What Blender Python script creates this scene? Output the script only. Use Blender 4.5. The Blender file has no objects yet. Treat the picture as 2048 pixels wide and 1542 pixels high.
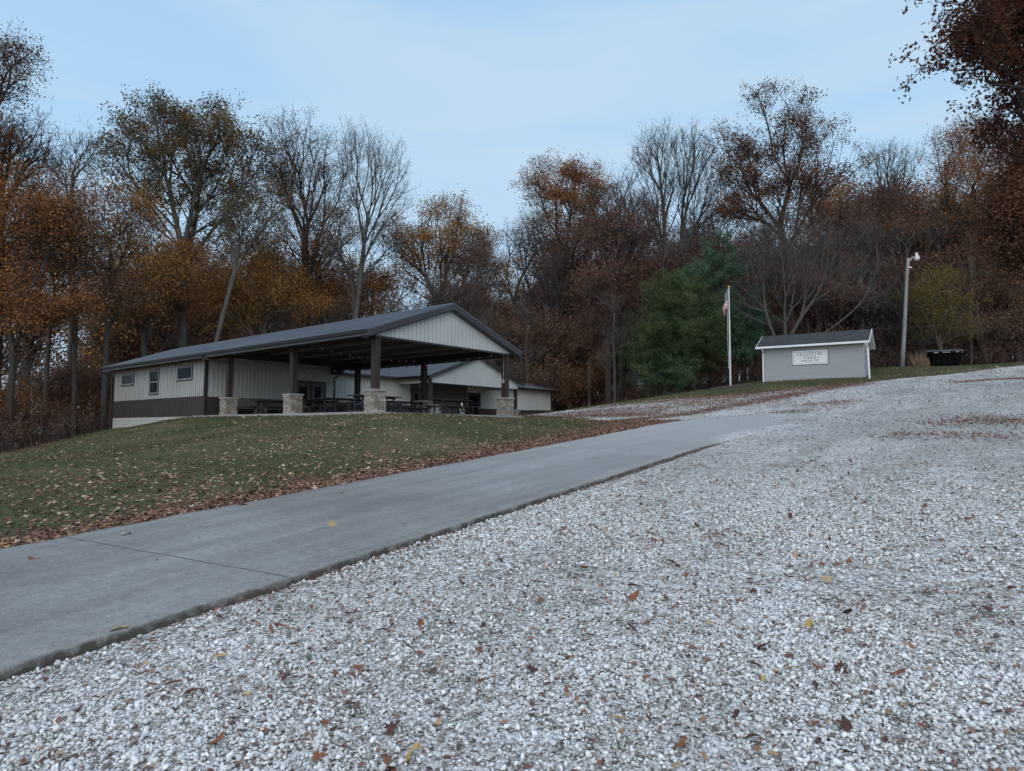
import bpy, math, random
import numpy as np
from mathutils import Matrix, Vector
sc = bpy.context.scene
COL = sc.collection
PI = math.pi

# ------------------------------------------------------------------ camera
EYE = 1.60                      # eye height above the gravel at the camera
FPX, PITCH, ROLL = 1345.8, 0.0679, 0.0051
cam = bpy.data.objects.new('camera', bpy.data.cameras.new('camera'))
cam.data.sensor_width = 36.0
cam.data.lens = 36.0 * FPX / 2048.0
cam.data.clip_start = 0.05
cam.data.clip_end = 6000
cam.matrix_world = Matrix.Translation((0, 0, EYE)) @ Matrix.Rotation(PI/2 + PITCH, 4, 'X') @ Matrix.Rotation(ROLL, 4, 'Z')
COL.objects.link(cam)
sc.camera = cam

# ------------------------------------------------------------------ world, sun, exposure
SUN_EL, SUN_ROT = math.radians(5), math.radians(200)
w = bpy.data.worlds.new('World'); sc.world = w; w.use_nodes = True
nt = w.node_tree; nt.nodes.clear()
def N(t, typ, **k):
    n = t.nodes.new(typ)
    for a, b in k.items():
        if a == 'ins':
            for i, v in b.items(): n.inputs[i].default_value = v
        else: setattr(n, a, b)
    return n
def L(t, a, ao, b, bi): t.links.new(a.outputs[ao], b.inputs[bi])
sky = N(nt, 'ShaderNodeTexSky', sky_type='NISHITA', sun_disc=False, sun_elevation=SUN_EL, sun_rotation=SUN_ROT, air_density=1.0, dust_density=.6, ozone_density=1.5)
tc = N(nt, 'ShaderNodeTexCoord')
mp = N(nt, 'ShaderNodeMapping'); mp.inputs['Scale'].default_value = (1.0, 1.6, 7.0)
mp.inputs['Rotation'].default_value = (0.12, 0.05, 0.6)
L(nt, tc, 'Generated', mp, 'Vector')
nz = N(nt, 'ShaderNodeTexNoise', ins={'Scale': 1.5, 'Detail': 7.0, 'Roughness': .55, 'Distortion': .6}); L(nt, mp, 0, nz, 'Vector')
cr = N(nt, 'ShaderNodeValToRGB'); L(nt, nz, 0, cr, 0)
cr.color_ramp.elements[0].position = .40; cr.color_ramp.elements[0].color = (0, 0, 0, 1)
cr.color_ramp.elements[1].position = .66; cr.color_ramp.elements[1].color = (1, 1, 1, 1)
sep = N(nt, 'ShaderNodeSeparateXYZ'); L(nt, tc, 'Generated', sep, 0)
gr = N(nt, 'ShaderNodeValToRGB'); L(nt, sep, 'Z', gr, 0)
e = gr.color_ramp.elements
e[0].position = 0.0; e[0].color = (.545, .775, .985, 1)
e[1].position = .75; e[1].color = (.37, .60, .90, 1)
x = gr.color_ramp.elements.new(.28); x.color = (.475, .725, .98, 1)
cl = N(nt, 'ShaderNodeMixRGB', blend_type='MIX'); L(nt, gr, 0, cl, 1)
cl.inputs[2].default_value = (.585, .755, .91, 1)
ml = N(nt, 'ShaderNodeMath', operation='MULTIPLY', ins={1: .75}); L(nt, cr, 0, ml, 0); L(nt, ml, 0, cl, 0)
sc10 = N(nt, 'ShaderNodeMixRGB', blend_type='MULTIPLY', ins={0: 1.0, 2: (10.2, 10.2, 10.2, 1)}); L(nt, cl, 0, sc10, 1)
# warm glow added to the unseen sky behind the camera to brighten the ground
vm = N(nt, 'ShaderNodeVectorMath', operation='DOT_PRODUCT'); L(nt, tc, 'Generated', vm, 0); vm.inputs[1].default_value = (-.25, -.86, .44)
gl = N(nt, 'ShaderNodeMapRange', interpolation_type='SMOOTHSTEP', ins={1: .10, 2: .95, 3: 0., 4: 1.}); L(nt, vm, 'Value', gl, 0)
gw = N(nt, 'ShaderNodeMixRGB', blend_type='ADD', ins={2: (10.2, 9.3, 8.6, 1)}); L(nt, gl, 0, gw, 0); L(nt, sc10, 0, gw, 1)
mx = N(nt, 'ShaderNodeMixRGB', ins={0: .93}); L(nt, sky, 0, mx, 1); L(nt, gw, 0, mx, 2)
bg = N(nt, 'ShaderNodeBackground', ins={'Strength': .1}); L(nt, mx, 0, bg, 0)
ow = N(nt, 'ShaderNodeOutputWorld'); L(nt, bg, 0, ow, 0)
sun = bpy.data.objects.new('sun', bpy.data.lights.new('sun', 'SUN'))
sun.data.energy = .32; sun.data.angle = math.radians(40); sun.data.color = (1, .93, .86)
sun.rotation_euler = (math.radians(55), 0, math.radians(20))   # soft dusk glow from behind the camera
COL.objects.link(sun)
sc.view_settings.view_transform = 'Standard'; sc.view_settings.look = 'None'
sc.view_settings.exposure = 0.0; sc.view_settings.gamma = 1.0
sc.view_settings.use_curve_mapping = False
sc.render.engine = 'CYCLES'
sc.cycles.max_bounces = 5; sc.cycles.diffuse_bounces = 3; sc.cycles.transparent_max_bounces = 8

# ------------------------------------------------------------------ helpers
def tag(o, label=None, cat=None, group=None, kind=None):
    if label: o['label'] = label
    if cat: o['category'] = cat
    if group: o['group'] = group
    if kind: o['kind'] = kind
    return o
def empty(name, loc=(0, 0, 0), rz=0, label=None, cat=None, group=None):
    o = bpy.data.objects.new(name, None); COL.objects.link(o)
    o.location = loc; o.rotation_euler = (0, 0, rz); o.empty_display_size = .3
    return tag(o, label, cat, group)
def link(name, me, mat=None, parent=None, smooth=False):
    o = bpy.data.objects.new(name, me); COL.objects.link(o)
    if mat is not None:
        for m_ in (mat if isinstance(mat, (list, tuple)) else [mat]): me.materials.append(m_)
    if parent is not None: o.parent = parent
    if smooth: me.polygons.foreach_set('use_smooth', [True]*len(me.polygons))
    return o
def npmesh(name, verts, faces, attrs=None):
    """verts (N,3); faces (M,k) of one size."""
    verts = np.asarray(verts, dtype=np.float32); faces = np.asarray(faces, dtype=np.int32)
    me = bpy.data.meshes.new(name); k = faces.shape[1]; m = len(faces)
    me.vertices.add(len(verts)); me.vertices.foreach_set('co', verts.ravel())
    me.loops.add(m*k); me.loops.foreach_set('vertex_index', faces.ravel())
    me.polygons.add(m); me.polygons.foreach_set('loop_start', np.arange(0, m*k, k, dtype=np.int32))
    me.polygons.foreach_set('loop_total', np.full(m, k, dtype=np.int32))
    me.update(calc_edges=True)
    for n, (dom, typ, dat) in (attrs or {}).items():
        at = me.attributes.new(n, typ, dom)
        at.data.foreach_set('value' if typ == 'FLOAT' else 'color', np.asarray(dat, dtype=np.float32).ravel())
    return me
class MB:
    def __init__(s): s.v = []; s.f = []
    def add(s, vs, fs, M=None):
        b = len(s.v)
        s.v += [tuple(M @ Vector(v)) if M is not None else tuple(v) for v in vs]
        s.f += [tuple(b+i for i in f) for f in fs]; return s
    def box(s, x0, x1, y0, y1, z0, z1, M=None):
        if x0 > x1: x0, x1 = x1, x0
        if y0 > y1: y0, y1 = y1, y0
        if z0 > z1: z0, z1 = z1, z0
        vs = [(x, y, z) for z in (z0, z1) for y in (y0, y1) for x in (x0, x1)]
        return s.add(vs, [(0,2,3,1),(4,5,7,6),(0,1,5,4),(2,6,7,3),(0,4,6,2),(1,3,7,5)], M)
    def prism(s, poly, d, M=None):
        """poly: list of 3D points of one planar face, d: extrusion vector"""
        n = len(poly); d = Vector(d)
        vs = [Vector(p) for p in poly]; vs += [p+d for p in vs]
        fs = [tuple(range(n))[::-1], tuple(range(n, 2*n))] + [(i, (i+1) % n, n+(i+1) % n, n+i) for i in range(n)]
        return s.add(vs, fs, M)
    def tube(s, pts, r, n=8, cap=True):
        pts = [Vector(p) for p in pts]; m = len(pts); b = len(s.v)
        rs = r if isinstance(r, (list, tuple)) else [r]*m
        for i, p in enumerate(pts):
            t = (pts[min(i+1, m-1)] - pts[max(i-1, 0)]).normalized()
            u = t.cross(Vector((0, 0, 1)) if abs(t.z) < .95 else Vector((1, 0, 0))).normalized(); w_ = t.cross(u)
            for k in range(n):
                a = 2*PI*k/n; q = p + (u*math.cos(a) + w_*math.sin(a))*rs[i]; s.v.append(tuple(q))
        for i in range(m-1):
            for k in range(n):
                s.f.append((b+i*n+k, b+i*n+(k+1) % n, b+(i+1)*n+(k+1) % n, b+(i+1)*n+k))
        if cap:
            s.f.append(tuple(b+k for k in range(n))[::-1]); s.f.append(tuple(b+(m-1)*n+k for k in range(n)))
        return s
    def beam(s, a, b, w_, h, up=(0, 0, 1)):
        a = Vector(a); b = Vector(b); t = (b-a).normalized(); x = t.cross(Vector(up)).normalized()*w_/2; y = x.cross(t).normalized()*h/2
        return s.prism([a-x-y, a+x-y, a+x+y, a-x+y], b-a)
    def build(s, name, mat=None, parent=None, smooth=False):
        me = bpy.data.meshes.new(name); me.from_pydata(s.v, [], s.f); me.update()
        import bmesh
        bm = bmesh.new(); bm.from_mesh(me); bmesh.ops.recalc_face_normals(bm, faces=bm.faces); bm.to_mesh(me); bm.free()
        return link(name, me, mat, parent, smooth)

# ------------------------------------------------------------------ materials
MAT = {}
def mat(name, col=None, rough=.8, metal=0.0, spec=.5):
    m = bpy.data.materials.new(name); m.use_nodes = True; t = m.node_tree
    b = t.nodes['Principled BSDF']
    if col is not None: b.inputs['Base Color'].default_value = (*col, 1)
    b.inputs['Roughness'].default_value = rough; b.inputs['Metallic'].default_value = metal
    b.inputs['Specular IOR Level'].default_value = spec
    MAT[name] = m; return m, t, b
def vary(name, c0, c1, scale=3.0, rough=.8, metal=0., spec=.5, bump=0., bscale=40., stretch=(1, 1, 1), detail=6, lo=.3, hi=.7):
    m, t, b = mat(name, c0, rough, metal, spec)
    tcx = N(t, 'ShaderNodeTexCoord'); mpx = N(t, 'ShaderNodeMapping'); mpx.inputs['Scale'].default_value = stretch
    L(t, tcx, 'Object', mpx, 0)
    n1 = N(t, 'ShaderNodeTexNoise', ins={'Scale': scale, 'Detail': detail, 'Roughness': .6}); L(t, mpx, 0, n1, 'Vector')
    r = N(t, 'ShaderNodeValToRGB'); L(t, n1, 0, r, 0)
    r.color_ramp.elements[0].position = lo; r.color_ramp.elements[0].color = (*c0, 1)
    r.color_ramp.elements[1].position = hi; r.color_ramp.elements[1].color = (*c1, 1)
    L(t, r, 0, b, 'Base Color')
    if bump:
        n2 = N(t, 'ShaderNodeTexNoise', ins={'Scale': bscale, 'Detail': 4.0}); L(t, mpx, 0, n2, 'Vector')
        bp = N(t, 'ShaderNodeBump', ins={'Strength': bump, 'Distance': .02}); L(t, n2, 0, bp, 'Height'); L(t, bp, 0, b, 'Normal')
    return m
siding = vary('light_siding', (.42, .42, .405), (.51, .51, .495), .6, .45, 0, .5)
dark_siding = vary('dark_siding', (.040, .033, .032), (.055, .047, .044), .8, .5)
dark_trim = vary('dark_trim', (.018, .015, .014), (.028, .024, .023), 2, .45)
dark_fascia = vary('dark_fascia', (.034, .030, .030), (.048, .043, .043), 2, .35)
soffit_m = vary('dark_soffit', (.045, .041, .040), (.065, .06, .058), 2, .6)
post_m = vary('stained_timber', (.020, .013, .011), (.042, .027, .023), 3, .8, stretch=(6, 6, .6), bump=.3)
roof_m = vary('metal_roof', (.105, .115, .135), (.14, .15, .17), .35, .36, .5, .5)
conc = vary('slab_concrete', (.27, .26, .24), (.36, .35, .33), 2, .85, bump=.3)
white_paint = vary('white_paint', (.74, .755, .77), (.82, .83, .84), 3, .45)
black_metal = vary('black_coated_metal', (.010, .010, .012), (.02, .02, .022), 4, .5)
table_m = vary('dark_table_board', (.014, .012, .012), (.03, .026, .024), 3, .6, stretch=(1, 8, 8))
old_wood = vary('weathered_wood', (.10, .095, .09), (.21, .20, .19), 3, .85, stretch=(1, 9, 9), bump=.4)
bare_metal = vary('aluminium', (.50, .50, .50), (.62, .62, .61), 4, .4, .6)
gold = vary('gold_finish', (.55, .38, .10), (.7, .5, .16), 5, .3, .8)
glass_m, _t, _b = mat('window_glass', (.010, .013, .016), .06, 0, .3); _b.inputs['IOR'].default_value = 1.14
bulb_m, _t, _b = mat('frosted_bulb', (.42, .42, .41), .25, 0, .6)
poly_m = vary('galvanised', (.30, .31, .32), (.42, .43, .44), 6, .4, .5)
shed_wall = vary('grey_painted_block', (.300, .305, .31), (.355, .36, .36), .9, .7)

def brickmat(name, c1, c2, mortar, sx, bw, bh, ms, bump=.6, off=.5, rough=.85, ov_=.5):
    m, t, b = mat(name, c1, rough)
    uv = N(t, 'ShaderNodeUVMap'); uv.uv_map = 'UVMap'
    br = N(t, 'ShaderNodeTexBrick', ins={'Color1': (*c1, 1), 'Color2': (*c2, 1), 'Mortar': (*mortar, 1), 'Scale': sx, 'Mortar Size': ms, 'Brick Width': bw, 'Row Height': bh, 'Bias': 0.0})
    br.offset = off
    L(t, uv, 0, br, 'Vector')
    nzx = N(t, 'ShaderNodeTexNoise', ins={'Scale': 6.0, 'Detail': 6.0}); L(t, uv, 0, nzx, 'Vector')
    mxx = N(t, 'ShaderNodeMixRGB', blend_type='OVERLAY', ins={0: ov_}); L(t, br, 0, mxx, 1); L(t, nzx, 0, mxx, 2)
    L(t, mxx, 0, b, 'Base Color')
    inv = N(t, 'ShaderNodeMath', operation='SUBTRACT', ins={0: 1.0}); L(t, br, 1, inv, 1)
    bp = N(t, 'ShaderNodeBump', ins={'Strength': bump, 'Distance': .01}); L(t, inv, 0, bp, 'Height'); L(t, bp, 0, b, 'Normal')
    return m
def uvbox(o, s=1.0):
    """simple world-size box projection written as a UV layer"""
    me = o.data; uvl = me.uv_layers.new(name='UVMap')
    for p in me.polygons:
        n = p.normal
        for li in p.loop_indices:
            c = me.vertices[me.loops[li].vertex_index].co
            if abs(n.z) > .7: u = (c.x, c.y)
            elif abs(n.x) > abs(n.y): u = (c.y, c.z)
            else: u = (c.x, c.z)
            uvl.data[li].uv = (u[0]*s, u[1]*s)
block_found = brickmat('foundation_block', (.40, .40, .37), (.46, .455, .42), (.20, .20, .19), 1, .406, .203, .012)
shed_block = brickmat('shed_block', (.325, .335, .345), (.35, .36, .37), (.30, .31, .315), 1, .406, .203, .005, bump=.12, rough=.6, ov_=.08)
stone_m, t, b = mat('stacked_stone', (.3, .28, .25), .9)
geo = N(t, 'ShaderNodeNewGeometry'); rr = N(t, 'ShaderNodeValToRGB'); L(t, geo, 'Random Per Island', rr, 0)
els = rr.color_ramp.elements
els[0].color = (.16, .12, .095, 1); els[1].color = (.38, .35, .31, 1)
for p_, c_ in ((.2, (.33, .28, .22)), (.4, (.19, .175, .165)), (.6, (.46, .42, .36)), (.8, (.22, .165, .125))):
    q_ = els.new(p_); q_.color = (*c_, 1)
tcx = N(t, 'ShaderNodeTexCoord'); nn = N(t, 'ShaderNodeTexNoise', ins={'Scale': 9.0, 'Detail': 8.0}); L(t, tcx, 'Object', nn, 'Vector')
mm = N(t, 'ShaderNodeMixRGB', blend_type='OVERLAY', ins={0: .6}); L(t, rr, 0, mm, 1); L(t, nn, 0, mm, 2); L(t, mm, 0, b, 'Base Color')
bp = N(t, 'ShaderNodeBump', ins={'Strength': .7, 'Distance': .02}); L(t, nn, 0, bp, 'Height'); L(t, bp, 0, b, 'Normal')

# ------------------------------------------------------------------ terrain
TH = 0.8778; O2 = np.array([-5.3897, 26.4736]); ZF = 0.7243 + EYE     # park building frame and its floor height
Vd = np.array([math.cos(TH), math.sin(TH)]); Ud = np.array([-math.sin(TH), math.cos(TH)])
def BW(v, u): return O2 + v*Vd + u*Ud
A2 = np.array([math.sin(math.radians(32.59)), math.cos(math.radians(32.59))]); C2 = np.array([-A2[1], A2[0]])
def plane(X, Y): return .0783*(X*A2[0]+Y*A2[1]) - .0023*(X*C2[0]+Y*C2[1])
cp = []
for a in (-25, -12, 0, 8, 16, 23):
    for c in (-14, -6, 0, 5, 9):
        if a == 23 and c < -2: continue
        X, Y = a*A2 + c*C2; cp.append((X, Y, plane(X, Y)))
X, Y = 27*A2 + 8.5*C2; cp.append((X, Y, plane(X, Y)))
for v, u, dz in ((-.9, -.9, -.10), (-1, 6, -.12), (-1, 12, -.10), (-.6, 14.5, -.06), (-.3, 18.2, -.21), (-.3, 21.9, -.52), (-.3, 26.4, -.74), (8.8, -.9, -.08), (9.5, 6, -.05), (9.5, 13.5, -.03),
                 (-3, 16, -.85), (-3, 20, -1.3), (-3, 25, -1.6), (-4, 12, -.62), (20, 9.5, -.03), (31, 13, -.03), (3.5, -1.2, -.08), (10, 28, -1.0), (20, 24, -.4), (31, 24, .1)):
    P = BW(v, u); cp.append((P[0], P[1], ZF+dz))
for X, Y, z in ((-29, 38, -1.5), (-24, 33, -1.3), (-45, 32, -3.0), (-30, 20, -1.75), (-16, 12, -1.22), (-14, 20, -.85), (-20, 28, -.9), (-12, 26, -.25), (-30, 5, -2.0), (-34, 50, -1.6), (-55, 55, -4.5), (-20, 75, -2.5), (-50, 80, -7), (-15, 100, -4),
                (17.6, 46.3, 3.5), (22.3, 43, 3.55), (13, 40, 2.67), (10, 36, 1.9), (28, 48, 4.75), (31, 48, 4.78), (36.5, 48, 5.05), (6.5, 48, 1.85), (10.3, 46, 2.35),
                (26, 58, 4.9), (38, 58, 5.8), (50, 55, 6.4), (3, 65, 2.2), (10, 62, 3.2), (30, 75, 5.6), (60, 80, 7.3), (10, 85, 3.2), (40, 105, 5),
                (25, 25, 1.95), (32, 33, 3.3), (18, 30, 1.55), (40, 20, 3.0), (20, 5, .9), (35, -5, 1.2)):
    cp.append((X, Y, z + EYE))
# plane points are already relative to the ground under the camera (0), the others were given relative to the eye
CP = np.array(cp, dtype=float)
def _k(r2): return np.where(r2 > 1e-9, .5*r2*np.log(np.maximum(r2, 1e-9)), 0)
_n = len(CP)
_d2 = ((CP[:, None, :2]-CP[None, :, :2])**2).sum(-1)
_A = np.zeros((_n+3, _n+3)); _A[:_n, :_n] = _k(_d2) + 0.6*np.eye(_n)
_A[:_n, _n] = 1; _A[:_n, _n+1:] = CP[:, :2]; _A[_n, :_n] = 1; _A[_n+1:, :_n] = CP[:, :2].T
_w = np.linalg.solve(_A, np.concatenate([CP[:, 2], [0, 0, 0]]))
def sstep(a, b, x): t_ = np.clip((x-a)/(b-a), 0, 1); return t_*t_*(3-2*t_)
def height0(X, Y):
    X = np.asarray(X, float); Y = np.asarray(Y, float); sh = X.shape; x_ = X.ravel(); y_ = Y.ravel()
    R = np.hypot(x_, y_); s = np.minimum(1, 120/np.maximum(R, 1e-6)); xc = x_*s; yc = y_*s
    z = np.empty_like(xc)
    for i in range(0, len(xc), 20000):
        sl = slice(i, i+20000)
        d2 = (xc[sl, None]-CP[None, :, 0])**2 + (yc[sl, None]-CP[None, :, 1])**2
        z[sl] = _k(d2) @ _w[:_n] + _w[_n] + xc[sl]*_w[_n+1] + yc[sl]*_w[_n+2]
    z = np.clip(z, -14, 9.5)
    f = sstep(95, 260, R); z = z*(1-f) + (-16)*f
    return z.reshape(sh)
def height(X, Y):
    X = np.asarray(X, float); Y = np.asarray(Y, float)
    z = height0(X, Y)
    # under the drive the plane is exact; gravel lies a hand below the slab edge, lawn flush
    a = X*A2[0]+Y*A2[1]; c = X*C2[0]+Y*C2[1]
    f = (1-sstep(24, 34, a))*(1-sstep(1.5, 6, np.abs(c-6.9)-1.2))
    z = z*(1-f) + plane(X, Y)*f
    z = z - .06*(1-sstep(12, 23, a))*sstep(4.98, 4.82, c) - .02*sstep(4.75, 4.9, c)*sstep(9.15, 9.0, c)*(1-sstep(25, 30, a))*1.5
    # level pad under the pavilion slab
    dx = X-O2[0]; dy = Y-O2[1]; v = dx*Vd[0]+dy*Vd[1]; u = dx*Ud[0]+dy*Ud[1]
    ins = np.minimum(np.minimum(v+.6, 8.6-v), np.minimum(u+.6, 26-u))
    g = sstep(-.4, .3, ins)
    return z*(1-g) + np.minimum(z, ZF-.15)*g
def H(X, Y): return float(height(np.array([X]), np.array([Y]))[0])
def ray(px, py):
    dx, dy = px-1024, py-771
    a = dx*math.cos(ROLL)+dy*math.sin(ROLL); b_ = -dx*math.sin(ROLL)+dy*math.cos(ROLL)
    Yy = FPX*math.cos(PITCH)+b_*math.sin(PITCH); Z = -b_*math.cos(PITCH)+FPX*math.sin(PITCH)
    return np.array([a/Yy, 1.0, Z/Yy])
def at(px, py, D): r_ = ray(px, py)*D; return np.array([r_[0], r_[1], r_[2]+EYE])
def hit(px, py, y0=3.0, y1=140.0):
    """where a sight line meets the ground (used to find the real place of things)"""
    r_ = ray(px, py); Ys = np.geomspace(y0, y1, 900); zs = height(Ys*r_[0], Ys) - (EYE + Ys*r_[2])
    i = np.argmax(zs > 0) if (zs > 0).any() else len(Ys)-1
    return np.array([r_[0]*Ys[i], Ys[i], H(r_[0]*Ys[i], Ys[i])])
# ================================================================== buildings
HP, PS, LL, WW = .8954, .29, 11.51, 7.92          # pier height, pier half width, post row length, width
U1, U2 = 14.06, 26.37                              # building body, along u
HE, HA, OV, OG = 3.18, 4.88, .74, .40              # roof edge and ridge heights, overhangs
SL = (HA-HE)/(WW/2+OV)
rngb = random.Random(5)
ROOT = (O2[0], O2[1], ZF)
# local frame of the park buildings: x = v (away to the right), y = u (away to the left), z from the slab
pav = empty('picnic_pavilion', ROOT, TH, 'open picnic pavilion with dark metal gable roof on stained posts and stone piers', 'pavilion')

def rib_gable(mb, x0, x1, y, zlo, zhi, step=.229, face=-1, w=.04, d=.03):
    n = int((x1-x0)/step); s0 = (x1-x0-n*step)/2
    for i in range(n+1):
        x = x0+s0+i*step
        if zhi(x)-zlo > .03: mb.box(x-w/2, x+w/2, y, y+face*d, zlo, zhi(x))
def ribs_y(mb, y0, y1, x, z0, z1, step=.229, face=-1, w=.04, d=.03):
    n = int((y1-y0)/step); s0 = (y1-y0-n*step)/2
    for i in range(n+1):
        y = y0+s0+i*step; mb.box(x, x+face*d, y-w/2, y+w/2, z0, z1)

# floor slab with a shallow front edge
MB().box(-.62, WW+.62, -.62, U1-.01, -.16, 0).build('floor_slab', conc, pav)
# pads under the front piers
def stone_pier(v, u, seed):
    r = random.Random(seed); s = PS
    mb = MB(); z = -.02; top = HP-.07
    mb.box(v-s+.03, v+s-.03, u-s+.03, u+s-.03, -.1, top)
    while z < top-.01:
        h = min(r.choice((.05, .06, .07, .085, .10)), top-z)
        if top-z-h < .03: h = top-z
        for side in range(4):
            p = -s
            while p < s-.01:
                l = min(r.uniform(.12, .34), s-p)
                if s-p-l < .07: l = s-p
                d = r.uniform(.0, .035)
                a0, a1 = p+.004, p+l-.004
                z0, z1 = z+.004, z+h-.004
                if side == 0: mb.box(v+a0, v+a1, u-s-d, u-s+.03, z0, z1)
                if side == 1: mb.box(v+a0, v+a1, u+s-.03, u+s+d, z0, z1)
                if side == 2: mb.box(v-s-d, v-s+.03, u+a0, u+a1, z0, z1)
                if side == 3: mb.box(v+s-.03, v+s+d, u+a0, u+a1, z0, z1)
                p += l
        z += h
    return mb
cap_m = vary('cap_stone', (.25, .24, .22), (.36, .34, .31), 3, .85, bump=.4)
k = 0
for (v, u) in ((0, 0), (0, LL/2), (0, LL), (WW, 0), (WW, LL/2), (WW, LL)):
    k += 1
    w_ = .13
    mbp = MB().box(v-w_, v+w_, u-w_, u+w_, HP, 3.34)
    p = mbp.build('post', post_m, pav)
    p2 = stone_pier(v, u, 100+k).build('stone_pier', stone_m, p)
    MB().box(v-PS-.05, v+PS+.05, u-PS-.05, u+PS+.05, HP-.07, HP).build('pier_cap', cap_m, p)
    if k in (1, 4): MB().box(v-PS-.08, v+PS+.08, u-PS-.08, u+PS+.08, -.22, -.004).build('footing', conc, p)
# beams between the posts (laminated timber)
mb = MB()
for v in (0, WW): mb.box(v-.09, v+.09, .13, LL/2-.13, 2.96, 3.33); mb.box(v-.09, v+.09, LL/2+.13, LL-.13, 2.96, 3.33); mb.box(v-.09, v+.09, LL+.13, U1-.03, 2.96, 3.33)
mb.box(.13, WW-.13, LL-.09, LL+.09, 2.92, 3.30); mb.box(.13, WW-.13, -.09, .09, 2.98, 3.33)
mb.build('beam', post_m, pav)
# ceiling: dark ribbed sheet with battens running along the hall
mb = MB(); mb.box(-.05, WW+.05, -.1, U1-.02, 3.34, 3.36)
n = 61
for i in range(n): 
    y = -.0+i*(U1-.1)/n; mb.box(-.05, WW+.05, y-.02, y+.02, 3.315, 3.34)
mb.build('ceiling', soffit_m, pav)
mb = MB()
for v in (.55, 2.1, 3.96, 5.8, 7.4): mb.box(v-.045, v+.045, .12, LL-.1, 3.2, 3.312)
mb.build('batten', vary('batten_timber', (.15, .125, .11), (.22, .19, .17), 2, .7), pav)
# roof: two slopes over pavilion and left body in one run
def slope_panel(mb, x0, z0, x1, z1, y0, y1, th=.05):
    mb.prism([(x0, y0, z0), (x1, y0, z1), (x1, y0, z1-th), (x0, y0, z0-th)], (0, y1-y0, 0))
mb = MB(); xm = WW/2; Y0, Y1 = -OG, U2+OG
slope_panel(mb, -OV, HE, xm, HA, Y0, Y1); slope_panel(mb, WW+OV, HE, xm, HA, Y0, Y1)
roof = mb.build('roof', roof_m, pav)
mb = MB(); nrib = int((Y1-Y0)/.305)
dz = HA-HE
for i in range(nrib+1):
    y = Y0+.03+i*(Y1-Y0-.06)/nrib
    for sx, x0 in ((1, -OV), (-1, WW+OV)):
        mb.prism([(x0, y-.018, HE), (x0, y+.018, HE), (x0, y+.01, HE+.028), (x0, y-.01, HE+.028)], (sx*(xm+OV-.02), 0, dz*(xm+OV-.02)/(xm+OV)))
mb.build('panel_rib', roof_m, roof)
MB().prism([(xm-.16, Y0-.01, HA-.045), (xm, Y0-.01, HA+.03), (xm+.16, Y0-.01, HA-.045), (xm, Y0-.01, HA+.012)], (0, Y1-Y0+.02, 0)).build('ridge_cap', roof_m, roof)
# front rakes, eave fascias, soffits, gutter
def rake(x0, z0, x1, z1, y, par):
    MB().prism([(x0, y, z0-.045), (x1, y, z1-.045), (x1, y, z1-.16), (x0, y, z0-.16)], (0, -.035, 0)).build('rake_trim', dark_fascia, par)
    MB().prism([(x0, y, z0-.16), (x1, y, z1-.16), (x1, y, z1-.29), (x0, y, z0-.29)], (0, -.018, 0)).build('rake_board', dark_fascia, par)
rake(-OV, HE+.02, xm, HA+.02, Y0, roof); rake(WW+OV, HE+.02, xm, HA+.02, Y0, roof)
for yb in (Y1+.03,): MB().prism([(-OV, yb, HE-.03), (xm, yb, HA-.03), (WW+OV, yb, HE-.03), (WW+OV, yb, HE-.24), (xm, yb, HA-.24), (-OV, yb, HE-.24)], (0, -.03, 0)).build('rake_trim', dark_fascia, roof)
# sloped soffit of the front overhang
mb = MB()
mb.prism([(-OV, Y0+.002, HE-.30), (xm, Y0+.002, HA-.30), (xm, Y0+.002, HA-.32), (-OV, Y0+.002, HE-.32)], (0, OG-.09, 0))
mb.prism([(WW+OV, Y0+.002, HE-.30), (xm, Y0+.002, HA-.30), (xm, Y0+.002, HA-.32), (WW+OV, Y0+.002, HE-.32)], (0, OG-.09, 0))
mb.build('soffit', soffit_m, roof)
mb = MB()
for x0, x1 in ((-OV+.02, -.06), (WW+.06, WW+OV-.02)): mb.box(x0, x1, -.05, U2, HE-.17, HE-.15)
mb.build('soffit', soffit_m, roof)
for x0, x1, y0, y1 in ((-OV-.11, -OV, Y0, U2+OG), (WW+OV, WW+OV+.11, Y0, U1-.7)):
    MB().prism([(x0, y0, HE-.01), (x1, y0, HE-.01), (x1, y0, HE-.15), (x1-(.03 if x0 < 0 else 0), y0, HE-.15), (x0+.03, y0, HE-.14)], (0, y1-y0, 0)).build('gutter', dark_trim, roof)
MB().box(-OV, -OV+.03, Y0, Y1, HE-.24, HE-.05).box(WW+OV-.03, WW+OV, Y0, U1-.7, HE-.24, HE-.05).build('fascia', dark_fascia, roof)
# gable panel
zt = lambda x: HE+SL*(x+OV)-.07 if x < xm else HE+SL*(WW+OV-x)-.07
gb = MB(); x0, x1 = -.12, WW+.12
gb.prism([(x0, -.14, 3.03), (x1, -.14, 3.03), (x1, -.14, zt(x1)), (xm, -.14, zt(xm)), (x0, -.14, zt(x0))], (0, .03, 0))
g = gb.build('gable_wall', siding, pav)
mb = MB(); rib_gable(mb, x0+.05, x1-.05, -.14, 3.03, zt); mb.build('siding_rib', siding, g)
mb = MB(); mb.prism([(-OV+.02, -.13, HE-.1), (x0, -.13, zt(x0)), (x0, -.13, 3.04)], (0, .02, 0)); mb.build('eave_return', siding, g); mb = MB(); mb.prism([(WW+OV-.02, -.13, HE-.1), (x1, -.13, zt(x1)), (x1, -.13, 3.04)], (0, .02, 0)); mb.build('eave_return', siding, g)
MB().box(x0-.02, x1+.02, -.17, -.10, 2.955, 3.03).build('gable_sill', dark_trim, g)
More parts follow.
